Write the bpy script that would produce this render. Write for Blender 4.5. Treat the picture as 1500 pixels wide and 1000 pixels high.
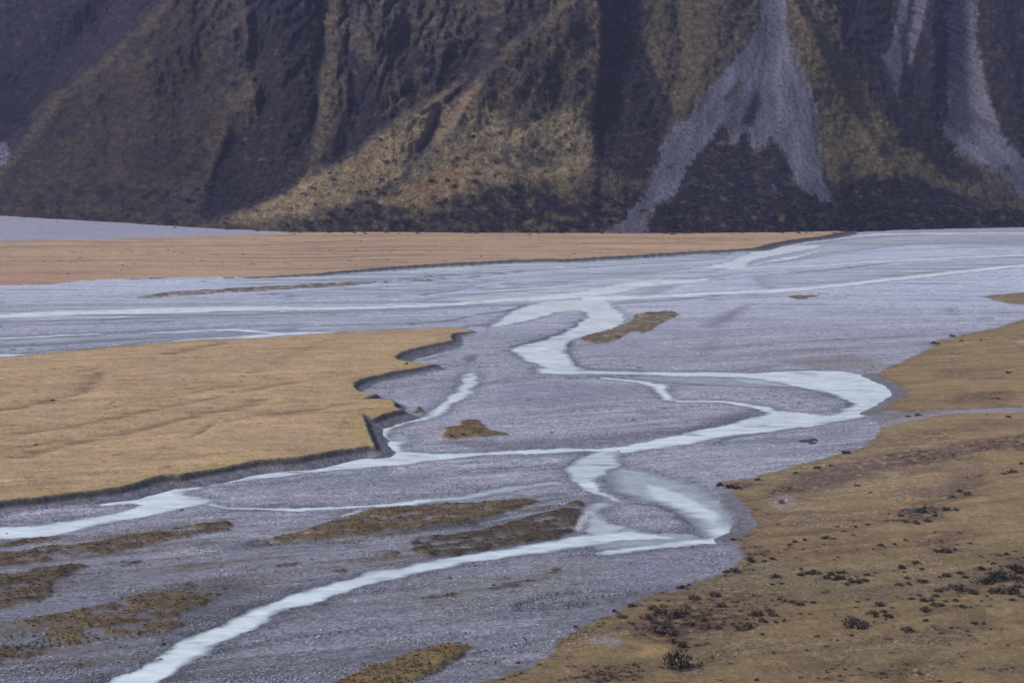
import bpy, math, random, time
T0 = time.time()
import numpy as np
from mathutils import Vector

# ------------------------------------------------------------------ camera, world, sun, exposure
SC = bpy.context.scene
for o in list(bpy.data.objects):
    bpy.data.objects.remove(o)
COL = SC.collection
random.seed(4)
RNG = np.random.default_rng(11)

H = 60.0            # the viewpoint stands 60 m above the river flat
F = 2800.0          # focal length in units of the 1500-wide survey picture
PITCH = math.atan(300.0 / F)
cp, sp = math.cos(PITCH), math.sin(PITCH)

cam = bpy.data.cameras.new('camera')
cam.sensor_width = 36.0
cam.lens = 36.0 * F / 1500.0
cam.clip_start = 1.0
cam.clip_end = 20000.0
co = bpy.data.objects.new('camera', cam)
co.location = (0, 0, H)
co.rotation_euler = (math.pi / 2 - PITCH, 0, 0)
COL.objects.link(co)
SC.camera = co

SUN_EL = math.radians(42)
SUN_AZ = math.radians(-108)          # from straight ahead (+Y) towards the left
sdir = Vector((math.sin(SUN_AZ) * math.cos(SUN_EL), math.cos(SUN_AZ) * math.cos(SUN_EL), math.sin(SUN_EL)))
world = bpy.data.worlds.new('World')
SC.world = world
world.use_nodes = True
wn = world.node_tree
wn.nodes.clear()
wo = wn.nodes.new('ShaderNodeOutputWorld')
wb = wn.nodes.new('ShaderNodeBackground')
ws = wn.nodes.new('ShaderNodeTexSky')
ws.sky_type = 'NISHITA'
ws.sun_disc = False
ws.sun_elevation = SUN_EL
ws.sun_rotation = SUN_AZ
ws.altitude = 700
ws.air_density = 1.0
ws.dust_density = 2.5
ws.ozone_density = 1.5
wb.inputs['Strength'].default_value = 0.09
wn.links.new(ws.outputs[0], wb.inputs['Color'])
wn.links.new(wb.outputs[0], wo.inputs['Surface'])

sl = bpy.data.lights.new('sun', 'SUN')
sl.energy = 2.15
sl.angle = math.radians(11)
sl.color = (1.0, 0.95, 0.88)
so = bpy.data.objects.new('sun', sl)
so.rotation_euler = (-sdir).to_track_quat('-Z', 'Y').to_euler()
so.location = (-400, 600, 900)
COL.objects.link(so)

SC.view_settings.view_transform = 'Standard'
SC.view_settings.look = 'None'
SC.view_settings.gamma = 1.0
SC.view_settings.exposure = 0.65
SC.view_settings.use_curve_mapping = False
SC.render.engine = 'CYCLES'
SC.cycles.max_bounces = 5
SC.cycles.diffuse_bounces = 2
SC.cycles.glossy_bounces = 2
SC.cycles.transparent_max_bounces = 6
SC.cycles.volume_bounces = 0
SC.cycles.use_denoising = True
SC.cycles.denoiser = 'OPENIMAGEDENOISE'
SC.cycles.denoising_input_passes = 'RGB_ALBEDO_NORMAL'

# ------------------------------------------------------------------ survey helpers
def at(px, py, z=0.0):
    """ground point (at height z) seen at survey picture position px, py"""
    px = np.asarray(px, float); py = np.asarray(py, float)
    dx = px - 750.0
    dy = F * cp - (py - 500.0) * sp
    dz = -F * sp - (py - 500.0) * cp
    t = (z - H) / dz
    return dx * t, dy * t

def to_px(x, y, z=0.0):
    zz = z - H
    fw = y * cp - zz * sp
    up = y * sp + zz * cp
    return 750.0 + F * x / fw, 500.0 - F * up / fw

def smooth(a, b, x):
    t = np.clip((x - a) / (b - a), 0, 1)
    return t * t * (3 - 2 * t)

_ang = np.random.default_rng(77).random(65536).astype(np.float32) * np.float32(2 * math.pi)
_GC = np.cos(_ang); _GS = np.sin(_ang)

def vnoise(x, y, seed=0):
    """gradient noise, about -1..1"""
    x = np.asarray(x, np.float32); y = np.asarray(y, np.float32)
    ix = np.floor(x); iy = np.floor(y)
    fx = x - ix; fy = y - iy
    ux = fx * fx * fx * (fx * (fx * 6 - 15) + 10)
    uy = fy * fy * fy * (fy * (fy * 6 - 15) + 10)
    ix = ix.astype(np.int32) + (seed * 7919) % 100003; iy = iy.astype(np.int32) + (seed * 104729) % 99991
    x0 = (ix & 255) << 8; x1 = ((ix + 1) & 255) << 8; y0 = iy & 255; y1 = (iy + 1) & 255
    def g(i, ox, oy):
        return _GC[i] * (fx - ox) + _GS[i] * (fy - oy)
    a = g(x0 | y0, 0, 0); b = g(x1 | y0, 1, 0); c = g(x0 | y1, 0, 1); d = g(x1 | y1, 1, 1)
    return np.float32(1.5) * ((a + (b - a) * ux) * (1 - uy) + (c + (d - c) * ux) * uy)

def fbm(x, y, seed=0, oct=4, gain=0.5, lac=2.03):
    s = 0; a = 1.0; n = 0
    for i in range(oct):
        s = s + a * vnoise(x, y, seed + i * 17)
        n += a; a *= gain; x = x * lac + 3.1; y = y * lac - 1.7
    return s / n * 1.4

def ridged(x, y, seed=0, oct=4, gain=0.5):
    s = 0; a = 1.0; n = 0
    for i in range(oct):
        s = s + a * (1 - 2 * np.abs(vnoise(x, y, seed + i * 29)))
        n += a; a *= gain; x = x * 2.07 + 1.3; y = y * 2.07 + 5.2
    return s / n

def sd_poly(X, Y, pts, margin):
    """signed distance, positive inside; -margin beyond the margin"""
    pts = np.asarray(pts, float)
    out = np.full(X.shape, -margin)
    sel = ((X > pts[:, 0].min() - margin) & (X < pts[:, 0].max() + margin)
           & (Y > pts[:, 1].min() - margin) & (Y < pts[:, 1].max() + margin))
    x = X[sel]; y = Y[sel]
    if x.size == 0:
        return out
    d2 = np.full(x.shape, 1e18); ins = np.zeros(x.shape, bool)
    n = len(pts)
    for i in range(n):
        ax, ay = pts[i]; bx, by = pts[(i + 1) % n]
        ex, ey = bx - ax, by - ay
        L = ex * ex + ey * ey + 1e-12
        t = np.clip(((x - ax) * ex + (y - ay) * ey) / L, 0, 1)
        dx = x - ax - t * ex; dy = y - ay - t * ey
        np.minimum(d2, dx * dx + dy * dy, out=d2)
        if ay != by:
            c = ((ay > y) != (by > y)) & (x < ex * (y - ay) / (by - ay) + ax)
            ins ^= c
    d = np.sqrt(d2)
    out[sel] = np.where(ins, d, np.maximum(-d, -margin))
    return out

def d_line(X, Y, pts, margin):
    """distance to a polyline and signed side (positive = right of its direction)"""
    pts = np.asarray(pts, float)
    out = np.full(X.shape, float(margin)); side = np.zeros(X.shape); tt = np.zeros(X.shape)
    sel = ((X > pts[:, 0].min() - margin) & (X < pts[:, 0].max() + margin)
           & (Y > pts[:, 1].min() - margin) & (Y < pts[:, 1].max() + margin))
    x = X[sel]; y = Y[sel]
    best = np.full(x.shape, 1e18); sd = np.zeros(x.shape); tp = np.zeros(x.shape)
    n = len(pts) - 1
    for i in range(n):
        ax, ay = pts[i]; bx, by = pts[i + 1]
        ex, ey = bx - ax, by - ay
        L = ex * ex + ey * ey + 1e-12
        t = np.clip(((x - ax) * ex + (y - ay) * ey) / L, 0, 1)
        dx = x - ax - t * ex; dy = y - ay - t * ey
        q = dx * dx + dy * dy
        m = q < best
        best = np.where(m, q, best)
        sd = np.where(m, np.sign(ex * (y - ay) - ey * (x - ax)), sd)
        tp = np.where(m, (i + t) / n, tp)
    out[sel] = np.minimum(np.sqrt(best), margin); side[sel] = sd; tt[sel] = tp
    return out, side, tt

def ribbon(rows):
    return [(r[0], r[1]) for r in rows] + [(r[0], r[2]) for r in reversed(rows)]

def mix(a, b, t):
    return a + (b - a) * t[..., None] if np.ndim(t) else a + (b - a) * t

# ------------------------------------------------------------------ materials
def new_mat(name):
    m = bpy.data.materials.new(name); m.use_nodes = True
    nt = m.node_tree; nt.nodes.clear()
    o = nt.nodes.new('ShaderNodeOutputMaterial')
    b = nt.nodes.new('ShaderNodeBsdfPrincipled')
    nt.links.new(b.outputs[0], o.inputs['Surface'])
    return m, nt, b

def nd(nt, t, **kw):
    n = nt.nodes.new(t)
    for k, v in kw.items():
        setattr(n, k, v)
    return n

def pos_scaled(nt, s):
    g = nd(nt, 'ShaderNodeNewGeometry')
    v = nd(nt, 'ShaderNodeVectorMath', operation='MULTIPLY')
    nt.links.new(g.outputs['Position'], v.inputs[0]); v.inputs[1].default_value = s
    return v.outputs[0]

def fac_noise(nt, s, lo, hi, detail=3.0, rough=0.6):
    n = nd(nt, 'ShaderNodeTexNoise'); n.inputs['Scale'].default_value = 1.0
    n.inputs['Detail'].default_value = detail; n.inputs['Roughness'].default_value = rough
    nt.links.new(pos_scaled(nt, s), n.inputs['Vector'])
    r = nd(nt, 'ShaderNodeMapRange')
    r.inputs['From Min'].default_value = 0.3; r.inputs['From Max'].default_value = 0.7
    r.inputs['To Min'].default_value = lo; r.inputs['To Max'].default_value = hi
    nt.links.new(n.outputs['Fac'], r.inputs['Value'])
    return r.outputs[0], n.outputs['Fac']

def mul(nt, a, b):
    m = nd(nt, 'ShaderNodeMath', operation='MULTIPLY')
    nt.links.new(a, m.inputs[0]); nt.links.new(b, m.inputs[1])
    return m.outputs[0]

def scale_col(nt, col, f):
    v = nd(nt, 'ShaderNodeVectorMath', operation='SCALE')
    nt.links.new(col, v.inputs[0]); nt.links.new(f, v.inputs['Scale'])
    return v.outputs[0]

def bump(nt, b, h, strength, dist):
    n = nd(nt, 'ShaderNodeBump'); n.inputs['Strength'].default_value = strength
    n.inputs['Distance'].default_value = dist
    nt.links.new(h, n.inputs['Height']); nt.links.new(n.outputs[0], b.inputs['Normal'])

def alb(nt):
    a = nd(nt, 'ShaderNodeAttribute'); a.attribute_name = 'alb'
    return a.outputs['Color']

def gravel_material():
    m, nt, b = new_mat('gravel')
    f1, h1 = fac_noise(nt, (1.9, 1.9, 1.9), 0.70, 1.30, 4.0, 0.75)
    f2, _ = fac_noise(nt, (0.32, 0.5, 0.4), 0.86, 1.14, 1.3)
    v = nd(nt, 'ShaderNodeTexVoronoi'); v.inputs['Scale'].default_value = 1.0
    nt.links.new(pos_scaled(nt, (2.6, 2.6, 2.6)), v.inputs['Vector'])
    sep = nd(nt, 'ShaderNodeSeparateColor'); nt.links.new(v.outputs['Color'], sep.inputs[0])
    r = nd(nt, 'ShaderNodeMapRange'); r.inputs['To Min'].default_value = 0.66; r.inputs['To Max'].default_value = 1.36
    nt.links.new(sep.outputs[0], r.inputs['Value'])
    nt.links.new(scale_col(nt, alb(nt), mul(nt, mul(nt, f1, f2), r.outputs[0])), b.inputs['Base Color'])
    b.inputs['Roughness'].default_value = 0.9
    b.inputs['Specular IOR Level'].default_value = 0.2
    bump(nt, b, h1, 0.6, 0.18)
    return m

def grass_material():
    m, nt, b = new_mat('tussock_ground')
    f1, h1 = fac_noise(nt, (1.3, 1.3, 1.3), 0.74, 1.26, 4.0, 0.7)
    f2, _ = fac_noise(nt, (0.09, 0.22, 0.2), 0.86, 1.14, 4.0)
    nt.links.new(scale_col(nt, alb(nt), mul(nt, f1, f2)), b.inputs['Base Color'])
    b.inputs['Roughness'].default_value = 0.95
    b.inputs['Specular IOR Level'].default_value = 0.05
    bump(nt, b, h1, 0.9, 0.35)
    return m

def mountain_material():
    m, nt, b = new_mat('mountain_side')
    f1, h1 = fac_noise(nt, (0.24, 0.12, 0.30), 0.58, 1.42, 5.0, 0.75)
    f2, h2 = fac_noise(nt, (0.9, 0.5, 1.1), 0.66, 1.34, 3.0, 0.7)
    nt.links.new(scale_col(nt, alb(nt), mul(nt, f1, f2)), b.inputs['Base Color'])
    b.inputs['Roughness'].default_value = 0.95
    b.inputs['Specular IOR Level'].default_value = 0.05
    bump(nt, b, h1, 1.0, 6.0)
    return m

def scree_material():
    m, nt, b = new_mat('scree')
    f1, h1 = fac_noise(nt, (0.5, 0.15, 0.10), 0.72, 1.28, 5.0, 0.7)
    f2, h2 = fac_noise(nt, (0.9, 0.6, 0.9), 0.68, 1.32, 3.0, 0.7)
    nt.links.new(scale_col(nt, alb(nt), mul(nt, f1, f2)), b.inputs['Base Color'])
    b.inputs['Roughness'].default_value = 0.95
    b.inputs['Specular IOR Level'].default_value = 0.1
    bump(nt, b, h2, 0.8, 1.0)
    return m

def water_material():
    m, nt, b = new_mat('glacial_water')
    a = nd(nt, 'ShaderNodeAttribute'); a.attribute_name = 'wat'     # r opacity, g riffle
    sep = nd(nt, 'ShaderNodeSeparateColor'); nt.links.new(a.outputs['Color'], sep.inputs[0])
    f1, h1 = fac_noise(nt, (0.45, 0.9, 0.5), 0.0, 1.0, 5.0, 0.7)
    r2 = nd(nt, 'ShaderNodeMapRange'); r2.inputs['To Min'].default_value = .80; r2.inputs['To Max'].default_value = 1.16
    nt.links.new(sep.outputs[2], r2.inputs['Value']); f2 = r2.outputs[0]
    add = nd(nt, 'ShaderNodeMath', operation='MULTIPLY_ADD')        # riffle + (noise-1)
    nt.links.new(sep.outputs[1], add.inputs[0]); add.inputs[1].default_value = 1.6
    sub = nd(nt, 'ShaderNodeMath', operation='SUBTRACT'); nt.links.new(f1, sub.inputs[0]); sub.inputs[1].default_value = 1.0
    nt.links.new(sub.outputs[0], add.inputs[2])
    foam = nd(nt, 'ShaderNodeMapRange'); foam.inputs['From Min'].default_value = 0.0; foam.inputs['From Max'].default_value = 0.7
    foam.inputs['To Max'].default_value = 0.75
    nt.links.new(add.outputs[0], foam.inputs['Value'])
    c = nd(nt, 'ShaderNodeMix', data_type='RGBA')
    c.inputs[6].default_value = (0.64, 0.71, 0.765, 1); c.inputs[7].default_value = (0.83, 0.87, 0.92, 1)
    nt.links.new(foam.outputs[0], c.inputs[0])
    nt.links.new(scale_col(nt, c.outputs[2], f2), b.inputs['Base Color'])
    b.inputs['Roughness'].default_value = 0.22
    b.inputs['IOR'].default_value = 1.33
    b.inputs['Specular IOR Level'].default_value = 0.1
    nt.links.new(sep.outputs[0], b.inputs['Alpha'])
    bump(nt, b, h1, 0.6, 0.25)
    return m

def leaf_material(name, inst=True):
    m, nt, b = new_mat(name)
    a = nd(nt, 'ShaderNodeAttribute'); a.attribute_name = 'tint'; a.attribute_type = 'INSTANCER' if inst else 'OBJECT'
    l = nd(nt, 'ShaderNodeAttribute'); l.attribute_name = 'leaf'
    if not inst:
        a.attribute_name = 'tint'
    nt.links.new(scale_col(nt, a.outputs['Color'], l.outputs['Fac']), b.inputs['Base Color'])
    b.inputs['Roughness'].default_value = 0.8
    b.inputs['Specular IOR Level'].default_value = 0.15
    return m

MAT_GRAVEL = gravel_material(); MAT_GRASS = grass_material(); MAT_MOUNT = mountain_material()
MAT_SCREE = scree_material(); MAT_WATER = water_material()
MAT_LEAF_I = leaf_material('scatter_leaf', True); MAT_LEAF_O = leaf_material('shrub_leaf', False)

# ------------------------------------------------------------------ survey of the water (survey picture positions on the river level)
W = []   # (opacity, riffle, polygon)
def water(op, rf, pts, sf=0.0): W.append((op, rf, pts, sf))
water(.95, .45, ribbon([(1900,352,357),(1620,374,379),(1500,387,391),(1425,394,398.5),(1340,403,408),(1250,413,418),(1180,420,426),(1125,424,429),(1030,428,433),(950,432,437),(900,433,440),(850,434,442)]))
water(.95, .5, ribbon([(-300,476,484),(0,460,466),(60,456,464),(125,455,461),(200,452,460),(250,450.5,459),(375,449,454.5),(500,449.5,453.5),(560,448,452),(650,444,448.5),(750,436,441.5),(800,433,440),(850,427,436),(900,417,430),(925,412,425),(960,410,418),(1000,410,415),(1040,407,411)]))
water(.88, .12, [(895,446),(921,468),(905,480),(875,488),(850,494),(834,502),(829,512),(833,522),(842,535),(852,541),(840,545),(800,545),(785,541),(800,538),(778,532),(762,523),(749,511),(760,507),(780,502),(800,497),(825,488),(845,477),(855,468),(862,460),(850,455),(830,456),(815,458),(785,467),(750,475),(715,480),(735,466),(750,455),(797,441),(850,440),(890,438)])
water(.9, .55, [(749,511),(775,507),(800,508),(829,514),(833,522),(842,535),(800,538),(778,532),(762,523)])
water(.85, .35, ribbon([(-300,545,552),(0,518,523),(40,518,522),(80,514.5,518),(140,510,512.5),(205,504,506),(250,499.5,502),(300,495,498),(340,493,496),(375,490,496),(420,487,491),(450,486,489.5),(500,486,489),(530,484,487),(590,482,484)]))
water(.9, .3, ribbon([(-200,504,507),(0,494.5,497),(60,492,494),(110,489.5,491.5),(150,487.5,489)]))
water(.9, .4, ribbon([(215,487,488.5),(260,485,487),(300,483,485),(340,482,484.5),(375,483.5,487),(400,486,490),(430,487.5,490)]))
water(.62, .2, ribbon([(300,411,413),(330,410,416),(375,406,415),(450,402,413),(520,397,408),(600,392,402),(680,388,395),(750,384.5,391),(800,382,388),(860,379,383),(930,375,378)]))
water(.8, .25, [(1125,362),(1160,353),(1190,349),(1225,345.5),(1260,343),(1300,341.5),(1400,340),(1400,343),(1300,345),(1240,350),(1190,356),(1150,364),(1125,369)])
water(.9, .35, [(1127,360),(1100,369),(1085,375),(1070,383),(1050,387),(1028,392),(1060,394),(1090,393),(1096,388),(1100,383),(1125,377),(1150,372),(1200,363),(1200,358),(1150,362)])
water(.9, .5, ribbon([(1275,342,344),(1340,341.5,343.5),(1500,340.5,342.5),(1800,338,340)]))
water(.9, .4, ribbon([(1100,388,390),(1125,382,385),(1160,376,379.5),(1200,367,370)]))
water(.9, .4, ribbon([(1060,394,396),(1125,390,392.5),(1200,388,391),(1275,382,385),(1350,379,381.5),(1425,375,377.5),(1500,372,375),(1800,360,363)]))
water(.8, .2, ribbon([(940,421,423.5),(1000,414.5,417),(1060,409,411),(1125,402.5,404)]))
for op, rf, pts in [
    (.7,.3,[(0,436,437.5),(120,434,435.5),(260,437,438.5),(380,438,440),(520,433,435),(620,428,430)]), (.6,.3,[(0,443,446),(140,441,444),(300,440,442.5),(420,443,445)]),
    (.65,.3,[(400,431,433),(520,424,426),(640,418,420.5),(760,411,413),(860,404,406)]), (.75,.3,[(620,431,434),(720,425,428),(820,418,422),(880,414,417)]),
    (.6,.3,[(760,404,406),(860,398,400),(960,392,394),(1040,389,391)]), (.6,.3,[(700,398,400),(800,393,395),(900,387,389),(1000,381,383)]),
    (.55,.3,[(150,470,472),(260,467,469),(380,466,468.5),(520,461,463)]), (.6,.3,[(0,478,480),(120,474,476),(230,472,474)]), (.55,.2,[(430,480,484),(520,476,480),(600,474,477)]),
    (.6,.3,[(1150,363,364.5),(1260,354,356),(1380,349,351),(1540,345,347)]), (.55,.3,[(1180,374,376),(1290,367,369),(1400,362,364),(1540,357,359)]), (.6,.3,[(1220,398,400),(1320,391,393),(1420,384,386),(1540,377,379)]),
    (.55,.3,[(1000,402,404),(1100,398,400),(1200,394,396)]), (.5,.2,[(1040,437,440),(1120,432,436),(1200,429,432)]), (.5,.3,[(380,457,459),(480,456,458.5),(560,455,457)]),
    (.35,.1,[(560,690,693),(470,700,704),(400,708,712),(340,715,720)]), (.35,.1,[(690,690,693),(760,684,688),(820,683,686)]),(.4,.1,[(640,742,745),(740,738,741),(830,724,728)]),
    (.35,.0,[(820,742,746),(780,748,753),(740,757,762),(700,767,772)]), (.35,.1,[(360,800,804),(440,797,801),(520,796,800)]),(.5,.3,[(160,752,756),(100,762,765),(40,765,768),(0,767,770)]),
    (.4,.1,[(1060,650,653),(1120,645,649),(1180,640,643)]), (.4,.1,[(930,655,660),(1000,653,656)])]:
    water(op, rf, ribbon(pts))
for op, pts in [
    (.5, [(-100,452),(120,446),(380,444),(600,440),(760,430),(760,446),(600,456),(380,462),(120,470),(-100,476)]), (.6, [(620,438),(760,424),(860,408),(940,402),(1040,396),(1080,402),(1000,416),(960,432),(1040,430),(1120,426),(1000,440),(900,446),(800,446),(700,450)]),
    (.5, [(1060,392),(1130,372),(1220,352),(1340,343),(1560,339),(1560,350),(1340,358),(1240,370),(1160,384)]), (.45, [(1100,404),(1250,394),(1400,382),(1560,370),(1560,384),(1400,396),(1250,412),(1120,422)]),
    (.5, [(330,418),(500,404),(700,390),(860,381),(1000,374),(1080,370),(1060,380),(900,390),(700,402),(500,414)]), (.4, [(700,410),(850,398),(1000,388),(1020,394),(900,406),(760,420)]), (.4, [(-100,500),(100,490),(300,480),(450,474),(450,484),(300,492),(100,504),(-100,514)]),
    (.4, [(420,428),(560,420),(700,412),(700,422),(560,432),(420,440)])]:
    water(op, .25, pts, 5.0)
water(.8, .5, [(1080,774),(1083,782),(1066,793),(1020,800),(960,806),(900,812),(868,816),(882,807),(930,799),(980,793),(1030,786),(1052,780)])
# bend in the middle
water(.93, .42, ribbon([(783,541,547),(830,541,548),(875,543,548),(950,544.5,549),(1000,545,551),(1060,545.5,552),(1130,546,557)]))
water(.35, .1, [(960,548),(1130,555),(1180,569),(1130,568),(1060,566),(990,562),(900,553)], 1.3)
water(.6, .15, [(1050,551),(1130,555),(1190,571),(1140,567),(1080,562)], 1.3)
water(.8, .2, [(1085,552),(1130,556),(1200,573),(1150,566),(1105,559)], 1.3)
water(.95, .4, [(1040,548),(1125,545),(1180,543),(1240,544),(1290,553),(1310,563),(1326,573),(1315,585),(1300,592),(1285,600),(1275,607),(1250,614),(1200,623),(1160,629),(1125,632),(1085,636),(1040,644),(1015,650),(975,655),(940,659),(915,664),(860,662),(800,664),(750,665),(700,668),(640,674),(590,680),(520,686),(450,693),(375,702),(300,713),(265,722),(290,727),(310,732),(300,740),(262,746),(225,753),(150,768),(88,782),(40,788),(0,790),(-200,815),(-200,792),(0,773),(50,768),(120,759),(172,749),(199,738),(190,735.5),(150,742),(140,740),(175,730),(240,715),(300,702),(375,689),(425,682),(500,670),(552,660),(590,660),(637,664),(700,662.5),(750,660.5),(825,656),(875,656),(910,654),(950,645),(1000,635),(1040,627),(1075,619),(1100,613),(1118,607),(1125,601),(1160,603),(1210,607),(1235,604),(1245,594),(1242,586),(1212,576),(1180,570),(1150,562),(1110,555),(1070,551)])
water(.9, .55, ribbon([(880,552,555),(910,555,558),(940,558,562),(955,560,568)]))
water(.93, .65, [(942,560),(965,562),(985,564),(979,572),(985,580),(994,588),(976,586),(965,578),(955,568)])
water(.92, .5, ribbon([(985,584,589),(1020,586,589.5),(1060,587,590.5),(1100,591,597),(1130,597,607)]))
# pool and lower run
water(.85, .1, [(872,660),(850,668),(822,690),(838,706),(857,718),(876,706),(885,697),(900,682),(914,664)])
water(.95, .75, [(838,704),(857,718),(885,731),(921,737),(900,728),(884,718),(876,706),(860,702)])
water(.62, .25, [(862,738),(880,733),(905,737),(887,748),(881,757),(890,767),(915,773),(905,790),(870,785),(852,775),(858,755)])
water(.5, .3, [(884,694),(905,683),(940,688),(985,698),(1030,714),(1070,738),(1098,762),(1095,781),(1060,789),(1015,788),(1010,770),(1003,762),(988,752),(960,739),(925,731),(896,722)], 1.3)
water(.85, .4, [(920,704),(965,706),(1000,716),(1040,732),(1075,753),(1093,771),(1088,783),(1060,788),(1022,786),(1013,770),(1005,762),(990,752),(962,738),(935,726)], 1.3)
water(.97, .5, [(985,722),(1010,730),(1040,744),(1068,760),(1084,774),(1080,784),(1050,786),(1028,778),(1015,764),(1000,750),(980,740)], 1.3)
water(.9, .7, ribbon([(870,809,813),(930,803,808),(975,798,804),(1020,789,798),(1055,784,796),(1078,785.5,791)]))
water(.38, .42, [(905,772),(960,780),(1010,779),(1030,790),(975,800),(930,803),(880,806),(870,795)])
water(.95, .35, ribbon([(0,1078,1112),(60,1040,1068),(120,1015,1045),(150,1000,1034),(212,970,1010),(250,945,990),(312,917,950),(375,891,915),(425,870,893),(475,855,877),(525,840,862),(600,825,842),(675,814,827),(750,801,815),(800,791,810),(838,783,804),(870,780,800),(912,777,792),(950,781,790),(985,786,791)]))
water(.93, .4, ribbon([(300,735,741),(340,742,747),(375,743,747.5),(437,744,748.5),(500,741,745.5),(560,737,741.5),(600,734,741),(640,729,736)]))
water(.6, .2, ribbon([(600,734,741),(640,729,737),(690,722,731),(750,711,721),(790,705,711),(825,704,709)]))
water(.8, .4, ribbon([(493,754,758),(512,750,755),(535,744,749)]))
water(.93, .5, [(683,546),(675,560),(670,572),(655,583),(640,595),(625,607),(600,614),(570,619),(555,625),(549,632),(553,648),(556,662),(592,662),(585,652),(600,648),(572,645),(570,638),(575,626),(600,620),(630,615),(648,607),(660,594),(680,583),(692,575),(697,560),(701,546)])
water(.4, .1, [(575,634),(600,637),(603,649),(580,652),(560,650)])
water(.55, .2, ribbon([(598,527,531),(620,521,527),(660,513,517),(700,511,513.5),(750,509,511.5)]))

# ------------------------------------------------------------------ survey of the raised ground
TL = [(-700,600,.25),(-200,545,.25),(0,524,.25),(100,514,.25),(200,505,.25),(300,497,.25),(375,495.5,.25),(462,489,.25),(550,484,.25),(625,481,.3),(675,479.5,.35),(692,486,.8),(678,487.5,.9),(664,490,1.0),(660,497,1.2),(663,501,1.2),(640,504,1.6),(610,509,1.9),(588,515,1.9),(578,521,1.9),(582,526,1.7),(598,531,1.4),(618,534,1.4),(637,535,1.4),(590,541,1.9),(550,549,1.9),(530,554,1.9),(516,563,1.8),(520,571,1.5),(528,577,1.2),(550,584,.8),(532,590,.8),(572,590.5,.9),(579,596,.9),(576,601,.9),(590,606,.8),(560,614,.8),(545,619,.9),(532,610,1.2),(537,625,1.6),(543,640,1.8),(550,649,1.8),(546,653,1.9),(535,652,1.9),(500,657,1.9),(437,670,1.9),(375,674,1.9),(325,683,1.9),(262,695,1.9),(240,695.5,1.9),(220,700,1.9),(175,712,1.9),(112,720,1.9),(50,729,1.9),(0,735,1.9),(-200,772,1.9),(-700,850,1.9)]
TL_NORTH = [p[:2] for p in TL[:11]]
TF = [(-700,428,.3),(-200,423,.3),(0,419,.3),(75,417,.3),(125,411,.3),(170,408,.4),(250,406,.5),(375,404,.7),(462,400,.9),(482,397,1.1),(550,392,1.3),(600,388.5,1.3),(675,384.5,1.3),(750,380.5,1.3),(825,379.5,1.3),(925,373.5,1.4),(1000,368.5,1.4),(1075,364.5,1.5),(1105,362.5,1.5),(1125,356.5,1.5),(1162,350,1.5),(1200,346,1.4),(1234,340.5,1.0),(1234,330,1),(700,330,1),(440,335,.6),(425,341,.4),(375,343.5,.4),(300,346,.3),(150,350,.3),(0,353,.3),(-700,356,.3)]
TR = [(2300,380,.5),(1700,436,.5),(1500,467,.4),(1460,480,.4),(1420,488,.4),(1380,497,.4),(1360,503,.3),(1366,509,.3),(1328,527,.3),(1290,543,.3),(1280,549,.4),(1300,556,.5),(1310,562,.5),(1327,572,.5),(1316,584,.5),(1296,595,.5),(1280,604,.4),(1310,605,.4),(1340,602.5,.4),(1400,599,.4),(1450,597.5,.4),(1500,596,.4),(1800,586,.4),(1800,589,.4),(1500,598.5,.4),(1450,600,.4),(1400,602.5,.4),(1345,609,.4),(1310,615,.4),(1286,624,.4),(1287,635,.4),(1275,648,.4),(1245,662,.4),(1200,672,.4),(1150,687,.4),(1100,699,.4),(1055,705,.5),(1072,717,.5),(1086,737,.5),(1098,749,.5),(1106,767,.5),(1096,779,.5),(1073,788,.5),(1081,793,.5),(1086,808,.5),(1086,822,.5),(1075,832,.5),(1045,842,.5),(1000,858,.5),(960,869,.5),(920,884,.5),(890,899,.5),(865,911,.5),(850,918,.4),(838,928,.3),(812,938,.3),(815,952,.3),(775,980,.3),(750,985,.3),(700,1000,.3),(640,1025,.3),(300,1300,.3),(2300,1300,.3)]
TR2 = [(1437,434,.25),(1465,431,.3),(1500,428,.3),(1700,412,.3),(1800,430,.3),(1500,447,.25),(1480,446,.25),(1455,440,.25)]

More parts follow.
